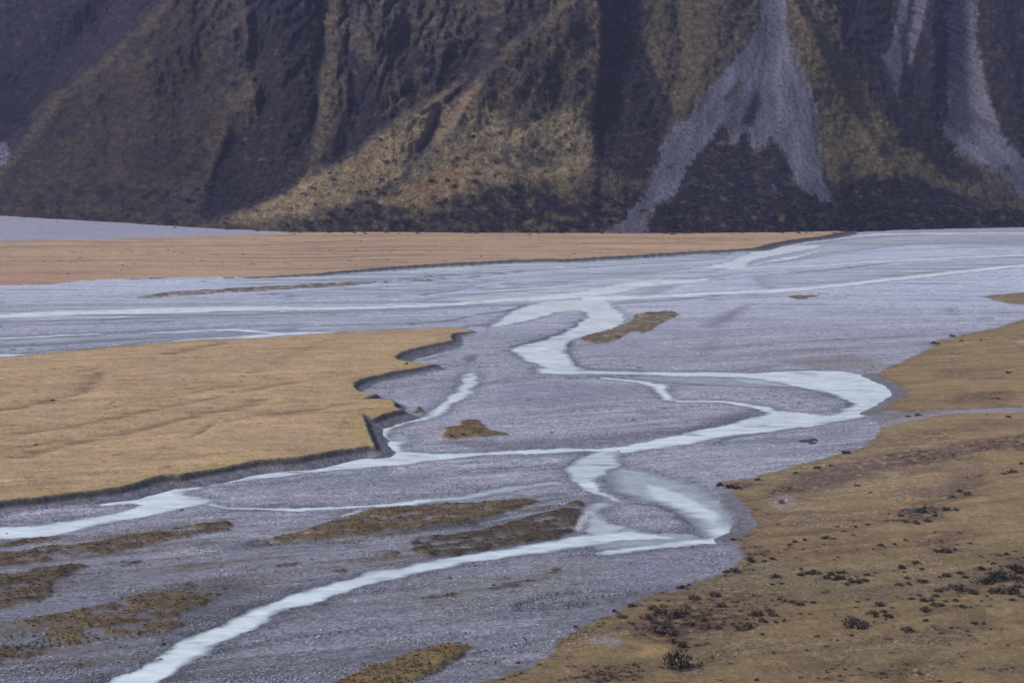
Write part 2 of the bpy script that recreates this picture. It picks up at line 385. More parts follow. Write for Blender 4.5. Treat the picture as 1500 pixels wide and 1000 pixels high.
# raised grassy islands in the bed: label, tone (0 gold .. 1 dark brown/moss), sparseness, height, polygon
IS = [
 ('long straw coloured grassy bar below the far terrace, left of the centre', .35, .15, .25, [(198,435),(262,427),(375,421),(450,416.5),(530,411),(560,412),(540,417),(480,421),(375,428),(300,431.5),(215,436.5)]),
 ('faint brown grassy bar drifting right from the long straw bar', .6, .55, .2, [(560,411),(585,407),(640,400),(690,395),(750,394),(800,395),(750,402),(690,408),(640,412),(590,415.5),(555,416)]),
 ('pointed grassy island beside the wide pale pool in mid river', .25, .12, .5, [(848,494),(880,484),(925,470),(927,461),(962,457),(985,456),(995,461),(975,471),(957,482),(942,489),(925,486),(900,500),(872,504),(857,500)]),
 ('small hat shaped grassy island with three dark bushes on grey gravel', .1, .05, .6, [(649,627),(672,625),(675,616),(702,616),(712,626),(720,630),(745,635),(745,637.5),(708,640),(658,644),(648,641)]),
 ('tiny brown islet below the long pale channel, right of centre', .15, .1, .4, [(1150,434),(1165,430.5),(1180,430),(1201,433.5),(1185,437),(1170,439),(1160,437)]),
 ('tiny grass topped lump beside the narrow white stream near the left terrace', .5, .15, .6, [(604,602),(612,593),(618,598),(622,601),(612,604)]),
 ('thin brown strip at the left edge hugging the pale stream', .55, .2, .35, [(-60,808),(0,796),(35,788),(62,786.5),(108,783),(111,787),(50,796),(0,804),(-60,815)]),
 ('long russet grassy bar with a blunt right end, below the left stream', .5, .08, .55, [(-60,822),(0,810),(75,800),(125,796),(200,784),(250,776),(312,765),(332,762),(343,769),(337,776),(275,788),(225,797),(175,809),(100,816),(50,824),(0,830),(-60,842)]),
 ('dark brown grassy bar at the left edge above the smooth silt strip', .65, .15, .5, [(-60,850),(0,842),(32,837),(75,832),(120,827),(132,832),(105,842),(78,858),(77,872),(60,880),(25,885),(0,890),(-60,900)]),
 ('sparse mossy patch right of the dark bar at the left edge', .8, .6, .25, [(150,828),(160,822),(205,817),(206,826),(190,832),(165,834)]),
 ('largest brown grassy bar in the lower left, above the pale channel', .45, .2, .45, [(32,912),(75,902),(125,892),(175,877),(225,867),(250,864),(300,869),(322,870),(310,882),(285,892),(262,900),(275,912),(250,925),(175,935),(100,943),(50,943),(66,925),(40,920)]),
 ('brown grassy bar in the lower left corner', .55, .2, .4, [(-60,952),(0,944),(50,944),(72,950),(62,960),(25,972),(0,977),(-60,990)]),
 ('small green brown mound near the bottom left corner', .7, .2, .35, [(103,976),(120,970),(137,972),(132,976),(112,980)]),
 ('thin mossy strip between the lower left bars and the pale channel', .7, .4, .25, [(80,957),(115,956),(125,951),(178,944),(168,952),(120,960)]),
 ('small dark tuft island right of the largest lower left bar', .6, .25, .3, [(260,858),(275,855),(289,857),(286,863),(270,863)]),
 ('small mossy tuft beside the tip of the largest lower left bar', .6, .3, .3, [(305,862),(320,857),(338,858),(334,864),(315,866)]),
 ('upper of the two long brown bars in the middle foreground', .42, .06, .55, [(392,792),(402,787),(450,775),(475,767),(500,760),(535,747),(569,743),(621,736),(694,734.5),(743,731),(788,729),(784,736),(750,747),(708,757),(666,769),(604,774),(535,783),(500,786),(450,788)]),
 ('sparse dark moss trailing left from the upper long brown bar', .8, .55, .25, [(322,802),(370,792),(395,790),(392,798),(340,806)]),
 ('lower of the two long bars, dark grey brown, meeting the stream fork', .78, .12, .55, [(604,786),(656,784),(708,773),(760,760.5),(812,745),(833,734.5),(854,733),(857,743),(847,760.5),(836,778),(820,786),(777,794),(722,801),(673,811),(621,814),(600,808),(600,800)]),
 ('mossy strip left of the dark grey brown bar, above the pale channel', .55, .35, .35, [(540,812),(546,808),(570,806),(590,808),(585,815),(560,820),(548,817)]),
 ('golden grassy island with a rounded tip at the bottom edge', .12, .03, .75, [(430,1030),(485,1000),(515,987),(562,970),(600,957),(650,945),(675,944),(694,948),(685,957),(662,972),(640,985),(600,1000),(560,1022),(520,1040)]),
 ('sparse mossy streak on the gravel below the lower pale channel', .85, .5, .25, [(608,878),(646,870),(691,861),(743,856),(784,847),(817,833),(822,840),(790,856),(725,866),(673,875)]),
 ('small mossy tuft beside the lower pale channel, left of centre', .75, .25, .3, [(453,888),(468,883),(483,885),(478,891),(460,892)]),
 ('thin mossy line above the lower pale channel, left of centre', .75, .45, .25, [(370,838),(412,830),(465,821),(462,826),(415,834),(375,842)]),
 ('small straw tuft above the middle of the lower pale channel', .5, .3, .3, [(484,836),(500,832.5),(513,834),(505,838.5),(490,839)]),
]

# ------------------------------------------------------------------ ground grid and fields
px_cols = np.concatenate([np.linspace(-700, -40, 40, endpoint=False), np.arange(-40, 1541, 2.1), np.linspace(1550, 2250, 40)])
py_rows = np.concatenate([np.linspace(300, 316, 6, endpoint=False), np.arange(316, 345, 1.0), np.arange(345, 500, .75), np.arange(500, 760, .85), np.arange(760, 1012, 1.25), np.linspace(1020, 1400, 40)])
PX, PY = np.meshgrid(px_cols, py_rows)
GX, GY = at(PX, PY)
NR, NC = GX.shape
X = GX; Y = GY
rs = Y * Y / (H * F) * np.where(PY < 500, .75, np.where(PY < 760, .85, 1.25))    # spacing of the rows in depth, metres
pxm = Y / F                                         # metres per survey unit, across

def gp(pts):
    return [tuple(float(v) for v in at(p[0], p[1], p[2] if len(p) > 2 else 0.0)) for p in pts]

# slight natural raggedness of the shores
wx = X + 1.3 * fbm(X / 11, Y / 9, 3, 4) + 0.35 * vnoise(X / 1.9, Y / 1.9, 8)
wy = Y + 1.5 * fbm(X / 11, Y / 9, 5, 4) + 0.5 * vnoise(X / 1.9, Y / 1.9, 9)

fw = np.zeros(X.shape)
shoal = .75 + 1.7 * np.clip(fbm(X / 16, Y / 16, 12, 3) + .2, 0, 2)      # how gently the shore shelves
sw = np.full(X.shape, -30.0); opac = np.zeros(X.shape); rif = np.zeros(X.shape)
for op, rf, pts, sf in W:
    s = sd_poly(wx, wy, gp(pts), 30.0) + .35 * rs * (op > .8)
    edge = smooth(-0.25 - .4 * rs, .2 + shoal * (1 + sf) + .6 * rs + sf, s)
    rif = np.where(op * edge > opac, rf + .6 * smooth(560, 470, PY), rif); opac = np.maximum(opac, op * edge)
    sw = np.maximum(sw, s)
    if max(q[1] for q in pts) < 470: fw = np.maximum(fw, edge * op * (op > .8))

thin = np.abs(fbm(X / 190 + .2 * fbm(X / 60, Y / 30, 22, 2), Y / 17, 23, 3, .45))
thin = smooth(.045, .012, thin) * smooth(505, 470, PY) * smooth(342, 352, PY) * smooth(-.5, .3, fbm(X / 120, Y / 60, 24, 2) + .1)
thn2 = np.abs(fbm((X * .92 + Y * .39) / 90, (Y * .92 - X * .39) / 15, 25, 3, .45))
thn2 = .5 * smooth(.03, .008, thn2) * smooth(505, 530, PY) * smooth(-.1, .4, fbm(X / 50, Y / 50, 26, 2))
for t_, o_ in ((thin, .85), (thn2, .7)):
    rif = np.where(t_ * o_ > opac, .45, rif); opac = np.maximum(opac, t_ * o_); sw = np.where(t_ > .12, np.maximum(sw, .25 * t_), sw)
_sh = fbm(X / 22, Y / 8, 15, 4); _sh2 = fbm(X / 8, Y / 2.6, 16, 4)
_fs = fbm(X / 130, Y / 10, 20, 4)
opac = opac * (1 - .9 * smooth(.0, .5, _fs) * (opac < .7) * smooth(500, 470, PY))
opac = opac * (1 - .5 * smooth(.1, .7, _sh) * smooth(-.2, .6, _sh2) - .28 * smooth(.1, .8, _sh2))
rif = np.clip(rif + .45 * smooth(.15, .8, -_sh) * smooth(0, .6, fbm(X / 5, Y / 1.8, 19, 3)), 0, 1)
# flow-stretched coordinates (the braids run from far right to near left)
ca, sa = math.cos(math.radians(24)), math.sin(math.radians(24))
U = X * ca + Y * sa; V = -X * sa + Y * ca
far = smooth(500, 420, PY)                           # the far reach runs straight across
U = U * (1 - far) + X * far; V = V * (1 - far) + Y * far
bars = fbm(U / 60, V / 14, 21, 4)
fine = fbm(U / 9, V / 3.5, 31, 4)
bed = 0.05 + np.clip(-sw * 0.05, 0, 0.32) * (1 + 0.5 * bars) + 0.10 * np.clip(-sw / 4, 0, 1) * (bars + 0.5 * fine)
bed = np.maximum(bed, 0.025)
bed = np.where(sw > 0, 0.025 - np.clip(sw * 0.14, 0, 0.35), bed)

Z = bed.copy()
cls = np.zeros(X.shape, int)                        # 0 bed, 1 left terrace, 2 far terrace, 3 right terrace, 4 right lobe, 10+ islands
grass = np.zeros(X.shape)                           # how much of the surface is vegetated

def raise_by(s, h, steep, talus=0.55):
    """outline at s=0 (positive inside) with a cut face and a talus foot"""
    face = np.where(s > 0, h + 0 * s, np.where(s > -steep, h + s / steep * (0.42 * h), 0.58 * h + (s + steep) * talus))
    return face

ts = {}
for k, (name, poly, rag) in enumerate([('left', TL, .5), ('far', TF, 1.0), ('right', TR, .9), ('lobe', TR2, .9)]):
    s = sd_poly(X + rag * fbm(X / 6, Y / 6, 41 + k, 3), Y + rag * fbm(X / 6, Y / 6, 51 + k, 3), gp(poly), 60.0)
    ts[name] = s

dn, _, _ = d_line(X, Y, gp(TL_NORTH), 200.0)
hL = 0.25 + 1.65 * smooth(0, 45, dn) * (1 + .16 * fbm(X / 18, Y / 18, 76, 3))
und = fbm(X / 45, Y / 45, 61, 3)
hLs = hL + 0.35 * smooth(2, 25, ts['left']) * und + 0.15 * fbm(X / 5, Y / 4, 62, 4) * smooth(0.2, 1.5, ts['left'])
# old channel lines in the left terrace
OLD = [([(-60,652),(0,640),(100,625),(250,595),(375,570),(430,560)], .5, 3.5), ([(20,672),(80,655),(170,635),(250,617),(350,597),(390,583)], .6, 4.0),
       ([(280,642),(320,622),(375,610),(470,600)], .5, 1.3), ([(-40,606),(0,600),(60,590),(120,575),(140,556),(150,545)], .55, 3.5), ([(-30,560),(0,557),(90,550),(150,541)], .35, 1.3),
       ([(250,517),(270,511),(295,504),(325,497.5)], .7, 5.0), ([(380,545),(430,520),(470,500),(490,493)], .3, 5.0), ([(420,562),(480,553),(520,548)], .35, 1.3),
       ([(395,607),(430,603),(470,598),(520,590)], .45, 2.5), ([(0,660),(60,650),(110,642)], .4, 2.5), ([(150,600),(210,588),(300,572),(360,565)], .3, 2.5)]
oldm = np.zeros(X.shape)
OW1, OW2 = 1.2 * fbm(X / 14, Y / 14, 71, 2), 1.2 * fbm(X / 14, Y / 14, 72, 2)
for pts, dep, wd in OLD:
    d, _, _ = d_line(X + OW1, Y + OW2, gp([(a, b, 1.6) for a, b in pts]), 25.0)
    g = np.exp(-(d / wd) ** 2)
    hLs = hLs - .6 * dep * g; oldm = np.maximum(oldm, np.exp(-(d / (.5 * wd)) ** 2) * dep / .6)

hF = 0.35 + 1.0 * smooth(380, 620, PX) + 0.15 * fbm(X / 60, Y / 40, 63, 3) * smooth(0, 10, ts['far'])
hR = 0.42 + 0.7 * smooth(2, 60, ts['right']) + smooth(0.5, 14, ts['right']) * (0.8 * fbm(X / 38, Y / 38, 64, 4) + 0.2 * fbm(X / 8, Y / 8, 65, 3)) + 0.06 * fbm(X / 2.2, Y / 2.2, 66, 3)
OLDR = [([(1180,985),(1230,960),(1300,945),(1360,925)], .4, 3), ([(1330,1000),(1390,960),(1430,925),(1465,900)], .7, 2.6), ([(1010,978),(1060,955),(1110,935)], .5, 1.8),
        ([(1420,655),(1432,680),(1428,700),(1390,718),(1350,724)], .5, 3.5), ([(1290,702),(1200,713),(1120,727)], .3, 1.3), ([(1130,860),(1200,870),(1290,862),(1360,845),(1400,838)], .35, 2.5),
        ([(1150,690),(1230,700),(1330,690),(1400,672)], .3, 3), ([(1250,950),(1300,945),(1340,938)], .35, 1.6), ([(1300,560),(1380,552),(1500,530)], .3, 3.5)]
oldr = np.zeros(X.shape)
for pts, dep, wd in OLDR:
    d, _, _ = d_line(X + OW2, Y - OW1, gp([(a, b, .8) for a, b in pts]), 20.0)
    g = np.exp(-(d / wd) ** 2)
    hR = hR - dep * g; oldr = np.maximum(oldr, g)

scarp = np.zeros(X.shape)
for name, h, hedge, steep, tal, c in [('left', hLs, hL, np.maximum(.9 + .4 * fbm(X / 7, Y / 7, 75, 3), 1.25 * rs), .42 + .12 * fbm(X / 9, Y / 9, 77, 2), 1), ('far', hF, hF, np.maximum(1.6, 1.3 * rs), .5, 2), ('right', hR, np.minimum(hR, .5), 2.2, .3, 3), ('lobe', 0.3 + 0 * X, 0.3 + 0 * X, 2.0, .3, 4)]:
    s = ts[name]
    f = np.where(s > 0, h, raise_by(s, hedge, steep, tal))
    up = f > Z + 0.02
    Z = np.where(up, np.maximum(f, Z), Z)
    cls = np.where(up & (s > -steep * 1.3), c, cls)
    gm = smooth(-0.25 - .35 * rs, 0.35 + .35 * rs, s + 0.3 * fbm(X / 1.5, Y / 1.5, 81 + c, 2))
    grass = np.maximum(grass, gm)
    scarp = np.maximum(scarp, np.where((s < 0.3) & up, smooth(0.02, 0.3, f - bed), 0))

isl_tone = np.zeros(X.shape); isl_m = np.zeros(X.shape)
IW1, IW2 = fbm(X / 5, Y / 5, 91, 3), fbm(X / 5, Y / 5, 92, 3)
isc = 1.0 + pxm * 1.5
for k, (lab, tone, spar, h, pts) in enumerate(IS):
    s_ = sd_poly(X + isc * .5 * IW1, Y + isc * .8 * IW2, gp([(a, b, h * .6) for a, b in pts]), 6.0)
    q = s_ > -1.0
    s, bq = s_[q], bed[q]
    lump = .6 * fbm(U[q] / 11, V[q] / 2.4, 101 + k, 4) + .5 * fbm(X[q] / 3, Y[q] / 3, 131 + k, 3)
    spar = min(.78, spar + .30 * (tone > .15))
    cover = smooth(-0.15, 0.35, s * .5 + 0.35 * lump) * smooth(spar * 1.1 - .55 - .3, spar * 1.1 - .55 + .3, lump + .15) if spar > .04 else smooth(-.2, .4, s)
    cover = np.where(s > -0.4, cover, 0)
    f = bq + (h * (0.6 + 0.55 * lump) * smooth(-0.5, 0.9, s)) * np.maximum(cover, .25)
    Z[q] = np.where(s > -0.5, np.maximum(Z[q], f), Z[q])
    cls[q] = np.where(s > -0.1, 10 + k, cls[q])
    isl_m[q] = np.where(s > -.4, np.maximum(isl_m[q], cover), isl_m[q])
    isl_tone[q] = np.where(s > -.4, tone, isl_tone[q])

print('T fields', time.time() - T0)
# ------------------------------------------------------------------ ground colours (gravel, silt, moss and grass)
A = lambda *c: np.array(c, float)
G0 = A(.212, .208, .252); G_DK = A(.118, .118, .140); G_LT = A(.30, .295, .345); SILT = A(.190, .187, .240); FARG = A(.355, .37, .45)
col = np.broadcast_to(G0, X.shape + (3,)).copy()
patch = fbm(U / 45, V / 12, 111, 4); patch2 = fbm(U / 16, V / 4, 117, 4)
col = mix(col, G_DK, 0.6 * smooth(.0, .7, patch) + 0.4 * smooth(.1, .8, patch2))
col = mix(col, A(.185, .175, .185), .45 * smooth(.1, .7, fbm(U / 80, V / 25, 113, 3)))
col = mix(col, G_LT, 0.5 * smooth(.1, .8, -patch) + 0.3 * smooth(.15, .8, -patch2))
rill = 1 - np.abs(fbm(U / 70, V / 8, 119, 4)) * 5                      # small dry runnels
col = mix(col, G_DK * .8, .5 * smooth(.25, .95, rill) * smooth(-.2, .5, fbm(X / 60, Y / 60, 120, 2)))
col = mix(col, G_LT * 1.05, .5 * smooth(.3, .95, 1 - np.abs(fbm(U / 90, V / 10, 122, 3)) * 6))
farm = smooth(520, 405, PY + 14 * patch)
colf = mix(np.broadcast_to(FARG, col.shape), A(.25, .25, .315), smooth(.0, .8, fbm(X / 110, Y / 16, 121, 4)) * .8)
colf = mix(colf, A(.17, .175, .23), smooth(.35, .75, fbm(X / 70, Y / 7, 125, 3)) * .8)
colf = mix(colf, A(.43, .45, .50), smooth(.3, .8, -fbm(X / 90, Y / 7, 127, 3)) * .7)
col = mix(col, colf, farm)  # bed turns paler towards the far reach
near = smooth(690, 880, PY + 25 * patch)                       # darker towards the near bars
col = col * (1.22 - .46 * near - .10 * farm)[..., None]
# wet stones along the water's edge
wet = smooth(-3.2, -0.1, sw + 1.1 * fbm(X / 5, Y / 5, 131, 3)) * (1 - smooth(470, 400, PY) * .5)
col = mix(col, col * A(.60, .63, .66), wet * .75)
col = np.where((sw > 0)[..., None], col * .75 + A(.03, .045, .05), col)
# silt sheets, dark rough strips
SW1, SW2 = fbm(X / 12, Y / 12, 150, 3), fbm(X / 12, Y / 12, 151, 3)
def soft(pts, w, sd=150, amp=.5, z=0.0):
    s = sd_poly(X + w * amp * SW1, Y + w * amp * SW2, gp([(a, b, z) for a, b in pts]), 3 * w + 2)
    return smooth(-w, w, s)
MOT = fbm(U / 26, V / 2.6, 123, 4)
for pts, c, a, w in [
    ([(-60,815),(120,790),(345,758),(400,785),(520,745),(860,730),(862,750),(838,785),(600,832),(380,872),(250,935),(120,1000),(-60,1010)], A(.118, .098, .084), .82, 4),
    ([(1275,606),(1310,602),(1345,604),(1400,599),(1500,595),(1700,588),(1700,592),(1500,600),(1400,604),(1345,611),(1310,618),(1284,626)], A(.165, .150, .155), .85, 1.2),
    ([(560,880),(640,868),(820,838),(860,850),(760,880),(640,900)], A(.15, .145, .14), .5, 4),
    ([(-60,918),(0,900),(60,886),(130,876),(200,866),(215,870),(130,890),(60,902),(0,914),(-60,930)], SILT * .82, .95, 1.2),
    ([(920,818),(1000,808),(1060,815),(1050,832),(985,848),(940,850),(915,838)], SILT * .95, .9, 3),
    ([(1190,628),(1262,622),(1262,636),(1225,648),(1195,641)], SILT * 1.0, .8, 2.5),
    ([(380,720),(560,700),(640,690),(620,712),(480,728)], SILT * .95, .6, 3),
    ([(840,560),(930,570),(940,580),(830,600),(720,585),(740,560)], SILT * 1.05, .6, 5),
    ([(775,790),(720,806),(600,835),(590,828),(700,805)], G_DK * .7, .5, 1.2),
    ([(520,790),(620,775),(700,762),(740,755),(690,772),(600,785)], G_DK * .5, .8, 1.0),
    ([(250,860),(340,850),(375,862),(330,890),(285,915),(240,938),(225,932),(270,905)], G_DK * .75, .6, 2.0),
    ([(400,905),(560,850),(640,845),(620,856),(520,876),(430,912)], G_DK * .9, .5, 2.0),
    ([(1028,480),(1060,460),(1100,446),(1085,462),(1050,482)], A(.15, .15, .20), .75, 2),
    ([(1015,520),(1030,505),(1050,500),(1045,515),(1025,525)], A(.16, .16, .21), .6, 2),
    ([(675,527),(685,522),(700,520),(697,530),(685,534)], A(.11, .11, .15), .8, 1.0),
    ([(1130,532),(1200,525),(1240,520),(1310,535),(1290,545),(1200,540)], A(.17, .155, .14), .6, 3),
    ([(640,855),(720,845),(860,820),(900,830),(820,855),(700,880),(620,890)], A(.17, .17, .17), .5, 3),
    ([(800,925),(830,905),(870,905),(840,925)], G_DK * .8, .5, 2),
    ([(840,775),(848,760),(860,742),(868,748),(858,765),(852,778)], A(.45, .42, .46), .8, .7),
    ([(830,680),(850,664),(872,661),(858,672),(836,690)], A(.12, .14, .15), .8, .6),
    ([(640,648),(740,648),(1000,630),(1100,600),(1125,602),(1100,612),(1000,634),(900,653),(800,655),(700,660)], G_DK * .75, .6, 2.0),
    ([(1380,455),(1400,452),(1395,458)], A(.15, .15, .22), .7, 1.2),
]:
    col = mix(col, c, a * soft(pts, w) * (smooth(-.15, .5, MOT) if a == .82 else 1))
for pts, w in [([(795,440),(770,447),(745,456),(700,462)], 1.6), ([(685,466),(650,472),(580,476),(480,479)], 1.6), ([(855,468),(845,477),(820,489),(780,501),(750,508)], 1.3),
               ([(790,463),(740,473),(680,480)], 1.4), ([(0,461),(60,455),(120,453.5)], 2.0), ([(1275,360),(1340,355)], 2.5), ([(880,416),(840,420),(790,422)], 2.0), ([(1060,409),(1000,406)], 1.5), ([(1160,400),(1250,392),(1300,387)], 2.0),
               ([(835,500),(830,512),(834,524),(845,536),(870,541),(940,543)], .9), ([(870,420),(800,421),(700,424)], 1.2), ([(560,434),(640,429),(720,420)], 1.6), ([(380,432),(470,428),(560,422)], 1.6),
               ([(40,506),(130,500),(230,493),(330,488)], 2.4), ([(60,478),(200,473),(330,468)], 1.6), ([(1238,571),(1246,590),(1238,604)], .8), ([(925,738),(962,741),(990,753),(1010,768)], .7), ([(1050,648),(1090,637),(1180,628)], .7)]:
    d, _, _ = d_line(X, Y, gp(pts), 14.0)
    col = mix(col, A(.085, .09, .12), .8 * np.exp(-(d / w) ** 2) * (sw < .4))
# gravel fan at the foot of the left mountain
fan = ((Y > 100) & (ts['far'] < 0) & (PY < 360)).astype(float)
col = mix(col, A(.25, .245, .31) * (1 + .12 * fbm(X / 50, Y / 12, 141, 3))[..., None], fan * .85)

# grass
gn = fbm(X / 30, Y / 30, 161, 5); gs = fbm(U / 50, V / 9, 163, 4); gf = fbm(X / 3, Y / 3, 165, 4)
cL = np.broadcast_to(A(.395, .285, .158), col.shape)
cL = mix(cL, A(.455, .325, .175), smooth(.0, .8, gs)); cL = mix(cL, A(.32, .24, .15), smooth(.0, .8, -gn) * .8)
gst = fbm(U / 34, V / 3.2, 169, 4); gst2 = ridged(U / 70 + .3 * gn, V / 8 + .3 * gn, 170, 3)
cL = mix(cL, A(.25, .18, .115), .45 * smooth(.1, .8, gst)); cL = mix(cL, A(.50, .37, .21), .35 * smooth(.1, .8, -gst)); cL = mix(cL, A(.20, .14, .09), .5 * smooth(.5, .85, gst2) * smooth(-.3, .5, gn))
cL = mix(cL, A(.33, .225, .145), .7 * smooth(.1, .7, fbm(X / 70, Y / 40, 172, 3))); cL = mix(cL, A(.17, .12, .075), .7 * smooth(.3, .65, fbm(X / 4.5, Y / 3.5, 174, 4, .6)))
cL = mix(cL, A(.26, .165, .085), smooth(.2, .9, gf) * .5); cL = mix(cL, A(.34, .29, .13), smooth(.3, .9, fbm(X / 14, Y / 14, 167, 3)) * .35)
cL = mix(cL, A(.12, .085, .055), np.clip(oldm * 1.2, 0, 1) * .62 * smooth(-.5, .4, gst + .2 + gf * .4))
rim = np.exp(-(np.clip(ts['left'] - .3, 0, 50) / 4.0) ** 2)
cL = mix(cL, A(.30, .235, .085), rim * .5)
cF = np.broadcast_to(A(.345, .25, .15), col.shape)
fs = fbm(X / 140, Y / 16, 171, 4)
cF = mix(cF, A(.245, .18, .125), smooth(.0, .7, fs)); cF = mix(cF, A(.41, .29, .15), smooth(.1, .8, -fs))
cF = mix(cF, A(.17, .115, .085), .85 * smooth(.2, .7, fbm(X / 170, Y / 9, 173, 3)))
cF = mix(cF, A(.19, .155, .125), .8 * smooth(.25, .7, fbm(X / 40, Y / 9, 175, 4)))
cF = mix(cF, A(.14, .105, .08), .75 * smooth(.42, .72, fbm(X / 14, Y / 14, 176, 4, .6)))
cF = mix(cF, A(.33, .20, .13), smooth(300, -50, PX) * smooth(365, 400, PY) * .6)
speck = fbm(X / 1.6, Y / 1.6, 179, 3)
cR = np.broadcast_to(A(.190, .142, .076), col.shape)
cR = mix(cR, A(.222, .155, .084), smooth(.0, .8, gs)); cR = mix(cR, A(.140, .118, .070), smooth(.0, .8, gn) * .8)
cR = mix(cR, A(.185, .150, .078), smooth(.2, .8, fbm(X / 11, Y / 11, 177, 3)) * .5)
cR = mix(cR, A(.13, .09, .055), smooth(.15, .9, gf) * .5); cR = mix(cR, A(.10, .075, .05), .45 * smooth(.4, .85, gst2)); cR = mix(cR, A(.11, .078, .056), .75 * smooth(.25, .7, fbm(X / 20, Y / 14, 178, 4) + .35 * speck)); cR = mix(cR, A(.235, .155, .080), .5 * smooth(.1, .8, -gst))
cR = mix(cR, A(.12, .088, .055), oldr * .6 * smooth(-.6, .2, gn + .4 * gf))
for pts, a in [([(1110,722),(1180,690),(1250,672),(1330,655),(1400,652),(1420,665),(1350,680),(1290,690),(1230,710),(1160,727)], .8), ([(1390,655),(1440,645),(1520,630),(1520,660),(1450,662),(1400,662)], .75),
               ([(1300,745),(1330,735),(1370,737),(1378,748),(1365,762),(1335,768),(1300,760)], .8), ([(1385,700),(1440,690),(1455,710),(1420,730),(1385,730)], .6), ([(1340,785),(1380,772),(1415,775),(1405,800),(1350,812)], .6),
               ([(910,915),(950,893),(1010,885),(1060,890),(1110,900),(1105,918),(1060,925),(1015,930),(1005,945),(1000,965),(975,960),(985,945),(955,940),(925,925)], .8),
               ([(840,975),(930,968),(955,990),(900,1005),(830,1005)], .55), ([(1040,706),(1100,700),(1110,708),(1080,716)], .8), ([(1380,588),(1430,575),(1480,570),(1470,585),(1400,592)], .6), ([(1290,640),(1380,625),(1500,612),(1500,622),(1380,640),(1300,655)], .45),
               ([(1120,750),(1300,740),(1300,800),(1150,830),(1100,800)], .3), ([(1000,870),(1080,850),(1130,870),(1120,900),(1020,890)], .4), ([(1440,828),(1500,815),(1540,830),(1500,860),(1400,868)], .5)]:
    m = soft(pts, 3.0, 181, .9, .6)
    cR = mix(cR, A(.082, .056, .048), min(1, a * 1.15) * m * smooth(-.5, .3, speck + .5 * gst + .2))
cR = mix(cR, A(.10, .072, .050), .65 * np.exp(-(np.clip(ts['right'], 0, 50) / 2.2) ** 2) * smooth(-.3, .3, speck + .1))
for pts, c, a in [([(1278,605),(1310,601),(1345,606),(1400,600),(1500,594),(1560,592),(1560,601),(1440,604),(1380,606),(1320,618),(1284,627)], A(.205, .188, .205), .8), ([(1125,735),(1140,722),(1165,722),(1160,740),(1130,748)], A(.21, .17, .18), .5),
                  ([(865,935),(890,930),(915,942),(905,948),(880,942)], A(.24, .22, .25), .7), ([(935,945),(970,945),(975,958),(940,962)], A(.33, .22, .11), .8), ([(1480,500),(1500,497),(1520,500),(1490,506)], A(.28, .25, .27), .6),
                  ([(860,970),(900,955),(930,960),(905,970)], A(.19, .15, .08), .5)]:
    cR = mix(cR, c, a * soft(pts, 1.3, 191, .8, .5))
cR = cR * (1 + .28 * smooth(860, 700, PY + 20 * gn))[..., None]        # paler grass further up
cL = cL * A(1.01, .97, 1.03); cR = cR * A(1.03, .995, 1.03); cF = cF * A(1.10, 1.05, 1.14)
gcol = np.where((ts['left'] > -3)[..., None], cL, np.where((ts['far'] > -3)[..., None], cF, cR))
col = mix(col, gcol, grass)
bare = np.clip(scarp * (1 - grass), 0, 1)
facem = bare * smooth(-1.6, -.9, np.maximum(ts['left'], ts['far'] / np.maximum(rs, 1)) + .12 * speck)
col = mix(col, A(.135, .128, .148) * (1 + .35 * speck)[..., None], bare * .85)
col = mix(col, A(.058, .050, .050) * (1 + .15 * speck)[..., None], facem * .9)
# island colours
iln = fbm(U / 4, V / 1.8, 201, 4); iln2 = fbm(X / 1.3, Y / 1.3, 203, 3)
ic = mix(np.broadcast_to(A(.185, .132, .066), col.shape), A(.066, .050, .040), np.clip(isl_tone + .12 + .6 * iln, 0, 1))
ic = mix(ic, A(.17, .092, .048), .6 * smooth(.1, .7, fbm(U / 7, V / 3, 205, 3)) * (isl_tone < .7))
ic = mix(ic, A(.055, .05, .042), .65 * smooth(.1, .8, iln2)); ic = mix(ic, A(.15, .14, .15), .5 * smooth(.2, .8, fbm(U / 8, V / 1.5, 207, 3)) * (isl_tone > .3))
col = mix(col, ic, isl_m)
col = np.clip(col * (1 + .10 * fbm(X / 1.1, Y / 1.1, 211, 2))[..., None], .01, .8)

# ------------------------------------------------------------------ ground objects
def grid_faces(nr, nc):
    i = np.arange(nr * nc).reshape(nr, nc)
    # rows run towards the camera, columns to the right: order for upward normals
    return np.stack([i[:-1, :-1], i[1:, :-1], i[1:, 1:], i[:-1, 1:]], -1).reshape(-1, 4)

def mesh_from(name, co_, faces, mat, attrs=None, smooth_=True, origin=None):
    flag = np.zeros(len(co_), bool); flag[faces.ravel()] = True
    used = np.nonzero(flag)[0]; remap = np.cumsum(flag) - 1
    inv = remap[faces]
    v = co_[used]
    if origin is not None:
        v = v - np.asarray(origin)
    f = inv.reshape(faces.shape).astype(np.int32)
    me = bpy.data.meshes.new(name)
    me.vertices.add(len(v)); me.vertices.foreach_set('co', v.astype(np.float32).ravel())
    k = f.shape[1]
    me.loops.add(f.size); me.loops.foreach_set('vertex_index', f.ravel())
    me.polygons.add(len(f)); me.polygons.foreach_set('loop_start', np.arange(0, f.size, k, dtype=np.int32))
    me.update(calc_edges=True)
    if smooth_:
        me.polygons.foreach_set('use_smooth', np.ones(len(f), bool))
    for an, arr in (attrs or {}).items():
        a = arr[used]
        if a.ndim == 2:
            at_ = me.attributes.new(an, 'FLOAT_COLOR', 'POINT')
            at_.data.foreach_set('color', np.c_[a, np.ones(len(a))].astype(np.float32).ravel())
        else:
            at_ = me.attributes.new(an, 'FLOAT', 'POINT')
            at_.data.foreach_set('value', a.astype(np.float32))
    me.materials.append(mat)
    return me

